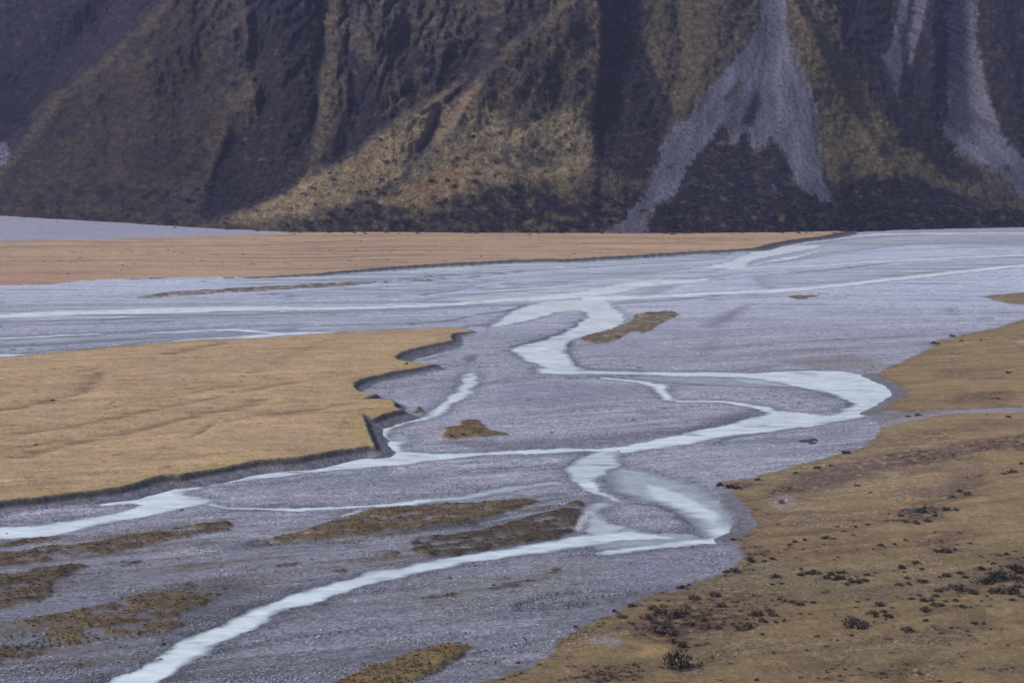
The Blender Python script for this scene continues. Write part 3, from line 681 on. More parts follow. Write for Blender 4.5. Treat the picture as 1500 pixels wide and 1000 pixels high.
def link(name, me, label=None, cat=None, group=None, kind=None, loc=None, parent=None):
    o = bpy.data.objects.new(name, me)
    COL.objects.link(o)
    if loc is not None: o.location = loc
    if label: o['label'] = label
    if cat: o['category'] = cat
    if group: o['group'] = group
    if kind: o['kind'] = kind
    if parent: o.parent = parent
    return o

CO = np.stack([X, Y, Z], -1).reshape(-1, 3)
FACES = grid_faces(NR, NC)
fc = cls.reshape(-1)[FACES]
fcl = np.max(fc, 1)
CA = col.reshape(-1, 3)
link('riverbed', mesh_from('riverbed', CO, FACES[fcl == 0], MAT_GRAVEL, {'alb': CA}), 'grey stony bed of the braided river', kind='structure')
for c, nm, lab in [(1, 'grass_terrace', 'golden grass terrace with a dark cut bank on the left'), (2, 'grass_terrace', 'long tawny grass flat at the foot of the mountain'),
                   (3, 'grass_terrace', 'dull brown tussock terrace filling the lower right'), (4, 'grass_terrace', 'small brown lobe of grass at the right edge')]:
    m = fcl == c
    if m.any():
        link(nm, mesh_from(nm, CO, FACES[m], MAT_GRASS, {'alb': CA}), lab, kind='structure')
for k, (lab, tone, spar, h, pts) in enumerate(IS):
    m = fcl == 10 + k
    if not m.any(): continue
    vv = CO[FACES[m].ravel()]
    org = np.array([vv[:, 0].mean(), vv[:, 1].mean(), 0.0])
    link('grassy_island', mesh_from('grassy_island', CO, FACES[m], MAT_GRASS, {'alb': CA}, origin=org), lab, 'island', 'grassy islands in the riverbed', loc=org)

# water: a level sheet, kept where the bed dips below it
wm = (sw.reshape(-1)[FACES].max(1) > -1.2)
WCO = np.stack([X, Y, 0 * X], -1).reshape(-1, 3)
link('river', mesh_from('river', WCO, FACES[wm], MAT_WATER, {'wat': np.stack([opac, rif, np.clip(.5 + .5 * fbm(X / 7, Y / 3.2, 17, 4) + .25 * fbm(X / 30, Y / 30, 18, 3), 0, 1)], -1).reshape(-1, 3)}), 'pale milky channels of the braided river', kind='structure')

MAT_POND, nt_, b_ = new_mat('still_water')
f_, h_ = fac_noise(nt_, (.8, .8, .8), .8, 1.2)
rgb_ = nd(nt_, 'ShaderNodeRGB'); rgb_.outputs[0].default_value = (.055, .068, .070, 1)
nt_.links.new(scale_col(nt_, rgb_.outputs[0], f_), b_.inputs['Base Color']); b_.inputs['Roughness'].default_value = .12

def ground_z(x, y):
    """height of the built ground under a point"""
    px, py = to_px(x, y, 0.0)
    c = np.interp(px, px_cols, np.arange(NC)); r = np.interp(py, py_rows, np.arange(NR))
    c0 = np.clip(c.astype(int), 0, NC - 2); r0 = np.clip(r.astype(int), 0, NR - 2)
    fx = c - c0; fy = r - r0
    z = (Z[r0, c0] * (1 - fx) + Z[r0, c0 + 1] * fx) * (1 - fy) + (Z[r0 + 1, c0] * (1 - fx) + Z[r0 + 1, c0 + 1] * fx) * fy
    return z, r0, c0

print('T ground', time.time() - T0)
for lab, cx, cy, rx, ry in [('dark green still pool on the gravel beside the right terrace', 1186, 646.5, 14, 3.6), ('small dark still pool among shrubs on the right terrace', 1335, 748, 10, 3.0)]:
    a_ = np.linspace(0, 2 * math.pi, 28, endpoint=False)
    rr = 1 + .22 * np.sin(3 * a_ + cx) + .12 * np.sin(5 * a_ + 1)
    xs, ys = at(cx + rx * rr * np.cos(a_), cy + ry * rr * np.sin(a_), .5 if cx > 1300 else .2)
    zc = float(np.median(ground_z(xs, ys)[0])) + .06
    v_ = np.c_[xs, ys, np.full(28, zc)]; c_ = v_.mean(0)
    v_ = np.r_[v_, [c_]]
    link('pond', mesh_from('pond', v_, np.array([(i, 28, (i + 1) % 28) for i in range(28)]), MAT_POND), lab, kind='structure')

# ------------------------------------------------------------------ the mountain
base_x = [-700, -200, 0, 120, 250, 330, 450, 700, 900, 1050, 1150, 1232, 1300, 1400, 1500, 1700, 2300]
base_y = [308, 311, 314, 321, 329, 334, 339, 342, 342, 342, 341, 339, 336, 333, 331, 329, 322]
mcols = np.concatenate([np.linspace(-650, -30, 60, endpoint=False), np.arange(-30, 1531, 2.4), np.linspace(1535, 2200, 60)])
NM = 190
byv = np.interp(mcols, base_x, base_y)
tt = np.concatenate([np.linspace(0, 1, 165, endpoint=False), np.linspace(1, 1.9, NM - 165)])
MPY = byv[None, :] + 3 - (byv[None, :] + 3 + 4) * tt[:, None]
MPX = np.broadcast_to(mcols[None, :], MPY.shape)
# domain-warped survey positions so that outlines are ragged
mwx = MPX + 5 * fbm(MPX / 40, MPY / 40, 301, 4); mwy = MPY + 6 * fbm(MPX / 40, MPY / 40, 302, 4)

def sdm(pts, w, rag=1.0, margin=60):
    s = sd_poly(MPX + rag * (mwx - MPX), MPY + rag * (mwy - MPY), pts, margin)
    return smooth(-w, w, s)

def crest(pts, amp, sharp, reach, rag=.6):
    """ground stands forward of a crest line on its right-hand side and falls back behind it"""
    d, sd, t = d_line(MPX + rag * (mwx - MPX), MPY + rag * (mwy - MPY), pts, 3000)
    s = d * sd
    fade = smooth(0, .12, t) * 1.0
    return amp * (smooth(-sharp, sharp, s) - 0.0) * np.exp(-np.clip(s, 0, None) / reach) * np.exp(-np.clip(-s - sharp, 0, None) / 30)

def rib(pts, amp, w, rag=.8):
    d, sd, t = d_line(MPX + rag * (mwx - MPX), MPY + rag * (mwy - MPY), pts, 4 * w)
    return amp * np.exp(-(d / w) ** 1.5) * smooth(0, .1, t + .05) * (d < 4 * w - .1)

slope = np.full(MPY.shape, .66)
slope = slope + .16 * fbm(MPX / 130, MPY / 90, 311, 3)
FAN1 = [(1108,-30),(1113,35),(1091,66),(1053,114),(1015,166),(985,188),(968,230),(952,265),(935,300),(912,322),(886,342),(950,342),(945,322),(960,300),(985,285),(1000,262),(1018,228),(1040,203),(1062,184),(1070,205),(1078,212),(1086,192),(1098,190),(1103,222),(1130,201),(1147,225),(1165,262),(1188,285),(1215,298),(1205,270),(1202,239),(1202,194),(1192,146),(1174,97),(1153,49),(1150,-30)]
FAN1_ENV = [(1108,-30),(1113,35),(1053,114),(985,188),(935,300),(886,342),(1215,342),(1202,239),(1202,194),(1174,97),(1153,49),(1150,-30)]
CH1 = [(1318,-30),(1334,-30),(1326,20),(1317,62),(1322,105),(1315,137),(1306,105),(1292,84),(1307,60),(1314,20)]
CH2 = [(1342,-30),(1363,-30),(1352,30),(1344,60),(1337,94),(1328,92),(1333,50),(1338,20)]
FAN3 = [(1392,-30),(1425,-30),(1431,55),(1441,115),(1455,173),(1480,215),(1502,238),(1580,300),(1600,330),(1540,325),(1498,290),(1460,250),(1402,224),(1384,184),(1391,115),(1389,60)]
ROCKS_L = [(-60,215),(-10,208),(6,212),(14,224),(8,240),(-8,252),(-60,262)]

D = np.zeros(MPY.shape); ZM = np.zeros(MPY.shape)
def ray(py):
    return (-F * sp - (py - 500.0) * cp) / (F * cp - (py - 500.0) * sp)      # dz per dy
_, D[0] = at(mcols, MPY[0]); ZM[0] = 0.0
for k in range(1, NM):
    t_ = slope[k]; r_ = ray(MPY[k])
    # H + D' r = z + t (D' - D)
    D[k] = (H - ZM[k - 1] + t_ * D[k - 1]) / (t_ - r_)
    ZM[k] = H + D[k] * r_
up_fade = smooth(0.0, .16, tt)[:, None]
S1 = [(270,338),(300,328),(345,308),(400,290),(450,265),(500,236),(569,184),(614,156),(656,135),(694,104),(716,60),(712,20),(712,-40)]
S2 = [(535,297),(604,240),(656,194),(680,149),(715,104),(764,55),(840,0),(870,-40)]
SL = [(-30,275),(0,252),(30,215),(60,182),(92,140),(130,112),(175,72),(215,40),(250,0),(285,-40)]
R = np.zeros(MPY.shape)
R += crest(S1, 65, 7, 190)
R += crest(S2, 44, 6, 150)
R += crest(SL, 75, 9, 220)
R += crest([(872,345),(874,230),(876,180),(886,90),(884,0),(882,-40)][::-1], 22, 8, 120)           # left of the dark band
R += crest([(1420,310),(1380,285),(1300,228),(1262,170),(1230,120),(1205,60),(1165,-10),(1150,-40)][::-1], 38, 9, 130)
R += crest([(495,-40),(488,20),(476,90),(466,130),(462,190),(452,248)][::-1], 26, 5, 60)
R += crest([(365,-40),(368,60),(366,100),(380,132),(372,172),(335,205),(318,245),(300,300)], 30, 8, 90)
R += crest([(560,-40),(566,40),(572,110),(574,165)], 10, 5, 40) + crest([(516,40),(508,100),(503,150),(482,225)][::-1], 9, 4, 30)
R += crest([(300,20),(268,68),(240,72),(196,96),(150,130),(110,165)][::-1], 16, 6, 80) + crest([(380,0),(340,40),(322,70),(300,120),(270,140)][::-1], 12, 5, 60)
R += rib([(150,20),(120,60),(70,95),(20,130),(-20,155)], -22, 18) + rib([(195,160),(225,200),(230,260),(215,310)], -8, 14) + rib([(150,180),(120,230),(110,300)], 8, 18) + rib([(310,240),(270,265),(262,320)], -7, 10)
R += rib([(470,-10),(475,60),(470,130),(455,200),(430,255)], -26, 24)
R += rib([(500,250),(515,180),(520,110),(512,30),(510,-20)], -16, 12)
R += rib([(560,180),(548,120),(540,60),(525,0)], 14, 16); R += rib([(610,140),(590,80),(600,0)], -15, 12)
R += rib([(640,120),(650,70),(640,0)], 12, 14)
R += rib([(528,300),(587,258),(628,210),(646,158),(694,114),(715,70),(722,20)], -14, 9)
R += rib([(420,250),(410,180),(415,110),(400,40),(390,-10)], 16, 22); R += rib([(340,320),(350,240),(345,160),(360,90),(340,20)], -10, 16)
R += rib([(255,60),(230,130),(205,210),(200,300)], 12, 26); R += rib([(290,90),(262,170),(280,250),(275,320)], -10, 16)
R += rib([(740,300),(760,200),(790,120),(830,40)], 10, 26); R += rib([(770,290),(745,230),(752,170),(790,110)], -7, 9)
R += rib([(905,240),(900,140),(912,40),(910,-20)], -14, 24)
R += rib([(1128,-30),(1132,60),(1110,160),(1080,240)], -9, 34)
R += rib([(1320,-20),(1330,80),(1350,160),(1390,230)], -18, 36); R += rib([(1408,-20),(1412,100),(1425,190),(1500,270)], -12, 24)
R += rib([(1368,-20),(1366,90),(1362,180)], 10, 14); R += rib([(1470,-20),(1480,90),(1500,200)], 14, 24)
R += rib([(1010,180),(1030,100),(1060,20),(1070,-30)], 12, 30); R += rib([(985,150),(1000,70),(990,-20)], -9, 14)
R += rib([(60,40),(100,20),(150,-20)], 25, 30)
scr = np.maximum.reduce([sdm(FAN1, 3, .5), sdm(CH1, 2, .4), sdm(CH2, 2, .4), sdm(FAN3, 3, .5)])
rough = 1 - .9 * np.maximum(scr, sdm(FAN1_ENV, 8, .3) * .6)
R += rough * (3.2 * ridged(mwx / 85 + .7 * fbm(MPX / 120, MPY / 120, 331, 3), mwy / 150 + .5 * fbm(MPX / 110, MPY / 110, 333, 3), 321, 4) + 8 * fbm(mwx / 60, mwy / 64, 323, 5, .55) + 3.0 * fbm(MPX / 10, MPY / 9, 325, 4, .6) + .9 * fbm(MPX / 4, MPY / 4.5, 327, 2))
shx = MPX + MPY * np.interp(MPX, [0, 250, 480, 620, 800, 1500], [.95, .85, .25, .6, .1, -.1])
gl = np.abs(fbm(shx / 42 + .6 * fbm(MPX / 70, MPY / 110, 335, 3), MPY / 150, 336, 2, .4)); gl2 = np.abs(fbm(shx / 17 + .5 * fbm(MPX / 40, MPY / 50, 339, 3), MPY / 60, 337, 3, .45))
gully = np.exp(-gl * 9) ; gully2 = np.exp(-gl2 * 8)
TAN_P = [[(300,334),(500,238),(640,148),(705,108),(700,150),(760,185),(860,150),(868,250),(780,268),(690,275),(620,308),(560,300),(440,318)], [(1155,-30),(1205,-30),(1230,90),(1290,200),(1390,280),(1215,260),(1205,190),(1180,110)], [(700,150),(790,60),(880,-30),(880,90),(868,180),(760,190)], [(940,-30),(1105,-30),(1110,40),(1050,112),(1000,165),(985,150),(960,80)]]
calm = 1 - .72 * np.maximum.reduce([sdm(p_, 14) for p_ in TAN_P])
rough = rough * calm
hi = smooth(260, 120, MPY) * smooth(280, 420, MPX) * smooth(760, 660, MPX)
R -= rough * ((4.5 + 6 * hi) * gully + (2.4 + 2 * hi) * gully2)
R += rough * 4.0 * np.clip(fbm(mwx / 18, mwy / 9, 344, 4, .6), -.2, 1)                      # ledges and outcrops
R += rough * (2.2 * ridged(mwx / 9, mwy / 8, 338, 3, .6) + 1.5 * fbm(mwx / 11, mwy / 9, 340, 4, .65))
R += .5 * (1 - rough) * fbm(MPX / 6, MPY / 22, 329, 4)
R = R * (1 - np.exp(-np.clip(ZM, 0, None) / 80.0))            # spurs die out towards the foot
Q0 = np.clip(ZM, 0, None) / 1.7
ex = (D - D[:1] - R) - Q0
D = D[:1] + Q0 + np.where(ex > 12, ex, 12 * np.exp(np.clip(ex, -400, 12) / 12 - 1))
D[0] = at(mcols, MPY[0])[1]
MZ = H + D * ray(MPY)
for k in range(1, NM):                                         # nothing overhangs
    lo = (H - MZ[k - 1] + 4.5 * D[k - 1]) / (4.5 - ray(MPY[k]))
    D[k] = np.maximum(D[k], lo); MZ[k] = H + D[k] * ray(MPY[k])
MX = (MPX - 750.0) / (F * cp - (MPY - 500.0) * sp) * D
MZ[0] = -0.5

# colours of rock, tussock, scrub and scree, with gully and slope shade painted in
T_TAN = A(.150, .115, .070); T_OLV = A(.092, .074, .052); SCRUB_SHADE = A(.020, .018, .033); ROCK = A(.072, .064, .075); ORNG = A(.155, .094, .056); SCREE = A(.084, .080, .108)
n1 = fbm(MPX / 60, MPY / 60, 341, 5); n2 = fbm(MPX / 16, MPY / 12, 343, 4); n3 = fbm(MPX / 5, MPY / 3.5, 345, 3)
mc = np.broadcast_to(T_OLV, MPY.shape + (3,)).copy()
mc = mix(mc, T_TAN, smooth(-.3, .7, n1)); mc = mix(mc, A(.050, .043, .046), smooth(.0, .8, -n1) * .8)
def paint(pts, c, a, w=8, rag=1.5, br=.0):
    global mc
    m = sdm(pts, w, rag)
    if br: m = m * smooth(-br, br, n2 + .5 * n3 + .15)
    mc = mix(mc, c, a * m)
veg = np.zeros(MPY.shape)
def scrubby(pts, a, w=7, rag=1.6, c=SCRUB_SHADE, br=0.0):  # dark scrub, and in the gullies also shade put into the colour
    global mc, veg
    m = sdm(pts, w, rag)
    m = np.clip(m * 1.25 * smooth(-.55 + br, .25 + br, n2 + .4 * n3 + .35 * (a > .8)), 0, 1)
    mc = mix(mc, c, a * m); veg = np.maximum(veg, a * m)
paint([(480,-10),(800,-10),(760,50),(700,95),(640,120),(560,110),(490,90)], ROCK, .75, 14, 2, .8)
paint([(-30,-20),(240,-20),(180,60),(90,130),(0,240),(-30,250)], A(.050, .043, .060), .85, 12)  # top left valley: its shade painted into the colour
paint([(300,-10),(460,-10),(450,60),(380,100),(320,60)], ROCK * .95, .6, 14, 2, .7)
paint([(90,150),(250,60),(330,90),(330,200),(270,300),(60,300),(20,260)], A(.085, .067, .046), .6, 16)
paint([(300,332),(500,238),(640,148),(700,112),(640,180),(590,250),(530,292),(440,315)], T_TAN * 1.1, .75, 7)
paint([(560,300),(640,235),(690,180),(760,190),(870,150),(870,250),(780,265),(690,270),(620,305)], T_TAN, .7, 9)
paint([(590,285),(640,250),(675,240),(670,270),(630,300),(600,300)], ORNG, .6, 7)
paint([(505,240),(565,205),(560,235),(520,255)], ORNG * .9, .5, 6); paint([(640,140),(690,110),(700,150),(660,165)], ORNG * .85, .4, 7)
paint([(940,0),(1105,-10),(1110,40),(1050,112),(1000,165),(985,150),(960,80)], T_OLV * 1.1, .7, 8)
paint([(1155,-10),(1205,-10),(1230,90),(1290,200),(1390,280),(1300,262),(1215,255),(1205,190),(1180,110)], T_TAN * .95, .75, 8)
paint([(1225,120),(1262,130),(1275,170),(1250,170)], ORNG * .85, .55, 6); paint([(1350,235),(1400,245),(1410,275),(1375,268)], ORNG, .6, 5); paint([(780,255),(815,252),(810,275),(785,278)], ORNG, .5, 5)
paint([(1420,262),(1480,275),(1500,300),(1460,305)], A(.09, .066, .055), .6, 6)
scrubby([(378,-20),(470,-20),(474,80),(464,140),(461,200),(452,250),(420,280),(330,312),(290,322),(300,270),(330,215),(376,175),(384,130),(372,90)], .86)  # big gully: scrub, deepened with painted shade
scrubby([(505,70),(560,110),(562,170),(610,140),(565,186),(500,234),(450,264),(470,240),(500,180),(512,130)], .9)
scrubby([(585,40),(625,60),(700,60),(700,100),(640,138),(600,150),(582,100)], .6)
scrubby([(-40,-20),(150,-20),(150,30),(105,85),(60,115),(10,160),(-40,200)], .5); scrubby([(-40,150),(30,120),(90,95),(60,150),(20,195),(-40,240)], .85)
scrubby([(560,110),(620,60),(700,60),(700,100),(640,135),(600,150)], .45)
scrubby([(400,345),(450,312),(500,300),(540,298),(600,312),(660,300),(690,272),(720,265),(780,275),(830,282),(900,272),(962,258),(945,300),(912,322),(880,346),(400,346)], .86, 14, 2.2, br=.45)
scrubby([(878,-20),(940,-20),(935,60),(960,110),(988,170),(975,195),(965,240),(930,262),(880,238),(868,180),(880,90)], .88)  # gully right of the ridge: scrub with its shadow painted in
scrubby([(998,264),(1018,228),(1040,200),(1064,183),(1078,200),(1090,188),(1100,195),(1104,225),(1130,202),(1147,227),(1165,264),(1200,292),(1218,300),(1235,270),(1290,255),(1330,258),(1390,278),(1440,305),(1520,312),(1520,338),(1230,347),(940,346),(960,305),(985,290)], .95, br=.12)
scrubby([(1103,130),(1115,148),(1104,182),(1085,184),(1098,150)], .9, 3, .6); scrubby([(1062,140),(1082,118),(1086,126),(1068,150)], .6, 3, .6)
scrubby([(1222,-20),(1400,-20),(1392,100),(1385,190),(1398,226),(1440,262),(1400,262),(1330,215),(1290,172),(1268,125),(1245,80),(1228,40)], .92)
scrubby([(1422,-20),(1560,-20),(1560,300),(1500,236),(1470,200),(1450,160),(1435,60)], .9)
scrubby([(640,132),(690,102),(700,40),(760,-20),(838,-20),(766,50),(716,101),(680,146)], .7)
scrubby([(690,140),(720,105),(790,60),(825,80),(815,150),(780,170),(735,155)], .6); scrubby([(690,215),(800,205),(810,240),(760,255),(720,240)], .55)
scrubby([(0,300),(80,270),(200,265),(290,290),(290,335),(0,320)], .7, br=.35); scrubby([(180,225),(290,200),(300,250),(240,262),(190,250)], .45); scrubby([(800,300),(960,290),(940,330),(800,340)], .6)
scrubby([(770,-10),(870,-10),(860,60),(800,60)], .35)
tanm = np.maximum.reduce([sdm([(300,334),(500,238),(640,148),(705,108),(700,150),(760,185),(860,150),(868,250),(780,268),(690,275),(620,308),(560,300),(440,318)], 8), .8 * sdm([(1155,-10),(1205,-10),(1230,90),(1290,200),(1390,280),(1215,260),(1205,190),(1180,110)], 8), .8 * sdm([(940,0),(1105,-10),(1110,40),(1050,112),(1000,165),(985,150),(960,80)], 8)])
mc = mc * (1 + .75 * sdm([(300,334),(500,238),(640,148),(705,108),(700,150),(760,185),(860,150),(868,250),(780,268),(690,275),(620,308),(560,300),(440,318)], 10))[..., None]  # front spur face brightened in the colour to look lit
mc = mc * (1 - .42 * smooth(420, 300, MPX))[..., None] * (1 + .25 * smooth(420, 300, MPX)[..., None] * A(0, 0, 1))  # shade of the left slope put into the colour, darker and bluer
gv = np.clip(1 - .8 * tanm, 0, 1) * np.clip(smooth(.35, .9, gully + .25 * n2) + .6 * smooth(.45, .9, gully2 + .2 * n3), 0, 1)
mc = mix(mc, SCRUB_SHADE * 1.3, .75 * gv); veg = np.maximum(veg, .55 * gv)
mc = mix(mc, SCRUB_SHADE * 1.2, .85 * smooth(.25, .6, n2 + .5 * n3) * (1 - veg) * (1 - .5 * tanm))                     # scattered low scrub everywhere
mc = mix(mc, ROCK * 1.7, .8 * smooth(.45, .85, fbm(MPX / 20, MPY / 16, 347, 5, .6)) * smooth(230, 60, MPY) * (1 - .8 * tanm))   # pale outcrops high up
mot = fbm(MPX / 11, MPY / 6, 346, 4, .65)
mc = mc * np.clip(1 + (.55 + .5 * smooth(260, 60, MPX + MPY)) * mot, .4, 1.9)[..., None]
dsl, _, _ = d_line(mwx, mwy, SL, 60); mc = mix(mc, T_TAN * .95, .4 * np.exp(-(np.clip(dsl - 1, 0, 60) / 5) ** 2) * smooth(-.4, .3, mot))
ds2, _, _ = d_line(MPX + .5 * (mwx - MPX), MPY + .5 * (mwy - MPY), [(530,302),(587,260),(626,212),(646,160),(690,116)], 40); mc = mix(mc, SCRUB_SHADE * 1.2, .9 * np.exp(-(ds2 / 5.5) ** 2) * smooth(-.6, .1, mot)); veg = np.maximum(veg, .7 * np.exp(-(ds2 / 5.5) ** 2))  # gully line between the spurs: scrub plus painted-in shade
mc = mix(mc, A(.15, .15, .20), sdm(ROCKS_L, 3, 1) * smooth(-.2, .4, n3 + .3))
brk = fbm(MPX / 5, MPY / 8, 349, 4, .6)
def feather(p, w, lim):
    s_ = sd_poly(mwx, mwy, p, 60); return smooth(-2.5, 2.5, s_ + w * brk + 1.5) * (1 - .9 * smooth(lim, lim + .3, brk - s_ / 60))
cut = feather(FAN1, 7, .6) * (1 - sdm([(1108,128),(1115,150),(1101,184),(1086,182),(1098,150)], 3, .8)) * (1 - .8 * sdm([(1060,142),(1083,116),(1086,124),(1066,150)], 3, .8)) * (1 - .6 * sdm([(1190,150),(1200,200),(1196,240),(1188,200)], 3, .8))
fch1 = feather(CH1, 4, .8); fch2 = feather(CH2, 4, .8); fan3m = feather(FAN3, 7, .65)
spill = sdm([(1005,262),(1040,240),(1150,240),(1200,285),(1190,312),(1100,310),(1010,300)], 8) * smooth(.28, .6, fbm(MPX / 15, MPY / 8, 353, 4)) * .8
smask = np.maximum.reduce([spill, cut, fch1 * .8, fch2 * .75, fan3m])
trail = fbm((MPX - 1130) / (6 + .10 * np.clip(MPY, 0, None)), MPY / 70, 351, 4)
mc = mix(mc, SCREE[None, None] * (1 + .6 * trail + .2 * n3)[..., None], smask)
mc = mix(mc, SCREE * .95, sdm([(883,345),(912,322),(945,324),(955,345)], 2, .5))
veg = veg * (1 - smask)
mc = np.clip(mc * (1 + .34 * n3)[..., None], .008, .8)

MCO = np.stack([MX, D, MZ], -1).reshape(-1, 3)
MF = grid_faces(NM, len(mcols))[:, ::-1]
fan_id = np.zeros(MPY.shape, int)
for i, (p, cm) in enumerate([(FAN1, cut), (CH1, fch1), (CH2, fch2), (FAN3, fan3m)]):
    m = (sdm(p, 2, .6) if cm is None else cm) > .5
    fan_id = np.where(m, i + 1, fan_id)
ff = np.min(fan_id.reshape(-1)[MF], 1)
MCA = mc.reshape(-1, 3)
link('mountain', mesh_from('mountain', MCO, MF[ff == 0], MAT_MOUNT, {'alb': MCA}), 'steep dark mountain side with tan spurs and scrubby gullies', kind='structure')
for i, lab in enumerate(['wide grey scree fan spreading below a narrow chute', 'left of two thin grey scree chutes', 'right of two thin grey scree chutes', 'long grey scree slide at the right edge of the mountain']):
    m = ff == i + 1
    if m.any():
        link('scree_slope', mesh_from('scree_slope', MCO, MF[m], MAT_SCREE, {'alb': MCA}), lab, kind='structure')

print('T mountain', time.time() - T0)
# ------------------------------------------------------------------ plants and stones
def leaf_mesh(name, seed, n_clump, per, leaf, flat=.7, mat=None, up=.0):
    """an irregular bush of small leaf faces in clumps; unit radius, standing on z=0"""
    r = np.random.default_rng(seed)
    V_, F_, L_ = [], [], []
    for c in range(n_clump):
        a = r.uniform(0, 2 * math.pi); q = math.sqrt(r.uniform(0, 1)) * .78
        zc = flat * (1 - q * q) * r.uniform(.35, .95)
        cc = np.array([q * math.cos(a), q * math.sin(a), zc])
        cr = r.uniform(.20, .36)
        tone = r.uniform(.55, 1.45)
        for i in range(per):
            d = r.normal(size=3); d /= np.linalg.norm(d)
            p = cc + d * cr * r.uniform(.55, 1.05) * np.array([1, 1, .8])
            p[2] = max(p[2], .02)
            n = d + r.normal(size=3) * .6 + np.array([0, 0, up]); n /= np.linalg.norm(n)
            t = np.cross(n, r.normal(size=3)); t /= np.linalg.norm(t); b = np.cross(n, t)
            s = leaf * r.uniform(.6, 1.4)
            k = len(V_)
            V_ += [p - t * s, p - b * s * .55, p + t * s, p + b * s * .55]
            F_.append((k, k + 1, k + 2, k + 3)); L_ += [tone * r.uniform(.75, 1.25)] * 4
    return mesh_from(name, np.array(V_), np.array(F_), mat, {'leaf': np.array(L_)}, smooth_=False)

def twig_mesh(name, seed):
    r = np.random.default_rng(seed)
    V_, F_ = [], []
    for i in range(7):
        a = r.uniform(0, 6.28); t = r.uniform(.3, .7)
        p0 = np.array([.05 * math.cos(a), .05 * math.sin(a), -.05]); p1 = np.array([t * math.cos(a), t * math.sin(a), r.uniform(.35, .6)])
        for (pa, pb, ra, rb) in [(p0, (p0 + p1) / 2 + [0, 0, .06], .035, .025), ((p0 + p1) / 2 + [0, 0, .06], p1, .025, .008)]:
            k = len(V_)
            for p, rr in ((pa, ra), (pb, rb)):
                for q in range(4):
                    V_.append(p + rr * np.array([math.cos(q * 1.571), math.sin(q * 1.571), 0]))
            for q in range(4):
                F_.append((k + q, k + (q + 1) % 4, k + 4 + (q + 1) % 4, k + 4 + q))
    return mesh_from(name, np.array(V_), np.array(F_), MAT_TWIG)

MAT_TWIG, nt_, b_ = new_mat('shrub_twig')
f_, h_ = fac_noise(nt_, (9, 9, 9), .7, 1.3)
rgb_ = nd(nt_, 'ShaderNodeRGB'); rgb_.outputs[0].default_value = (.09, .07, .06, 1)
nt_.links.new(scale_col(nt_, rgb_.outputs[0], f_), b_.inputs['Base Color'])

SHRUB = [leaf_mesh('shrub_foliage', 500 + i, 13, 26, .10, .62, MAT_LEAF_O) for i in range(5)]
TWIG = [twig_mesh('shrub_stem', 600 + i) for i in range(3)]

def stone_mesh(seed):
    r = np.random.default_rng(seed)
    import bmesh
    bm = bmesh.new()
    bmesh.ops.create_icosphere(bm, subdivisions=1, radius=1.0)
    for v in bm.verts:
        v.co *= r.uniform(.75, 1.15); v.co.z *= .62
    me = bpy.data.meshes.new('river_stone'); bm.to_mesh(me); bm.free()
    return me

MAT_STONE, nt_, b_ = new_mat('river_stone')
ta = nd(nt_, 'ShaderNodeAttribute'); ta.attribute_name = 'tint'; ta.attribute_type = 'INSTANCER'
f_, h_ = fac_noise(nt_, (6, 6, 6), .8, 1.2)
nt_.links.new(scale_col(nt_, ta.outputs['Color'], f_), b_.inputs['Base Color'])
b_.inputs['Roughness'].default_value = .85; b_.inputs['Specular IOR Level'].default_value = .25

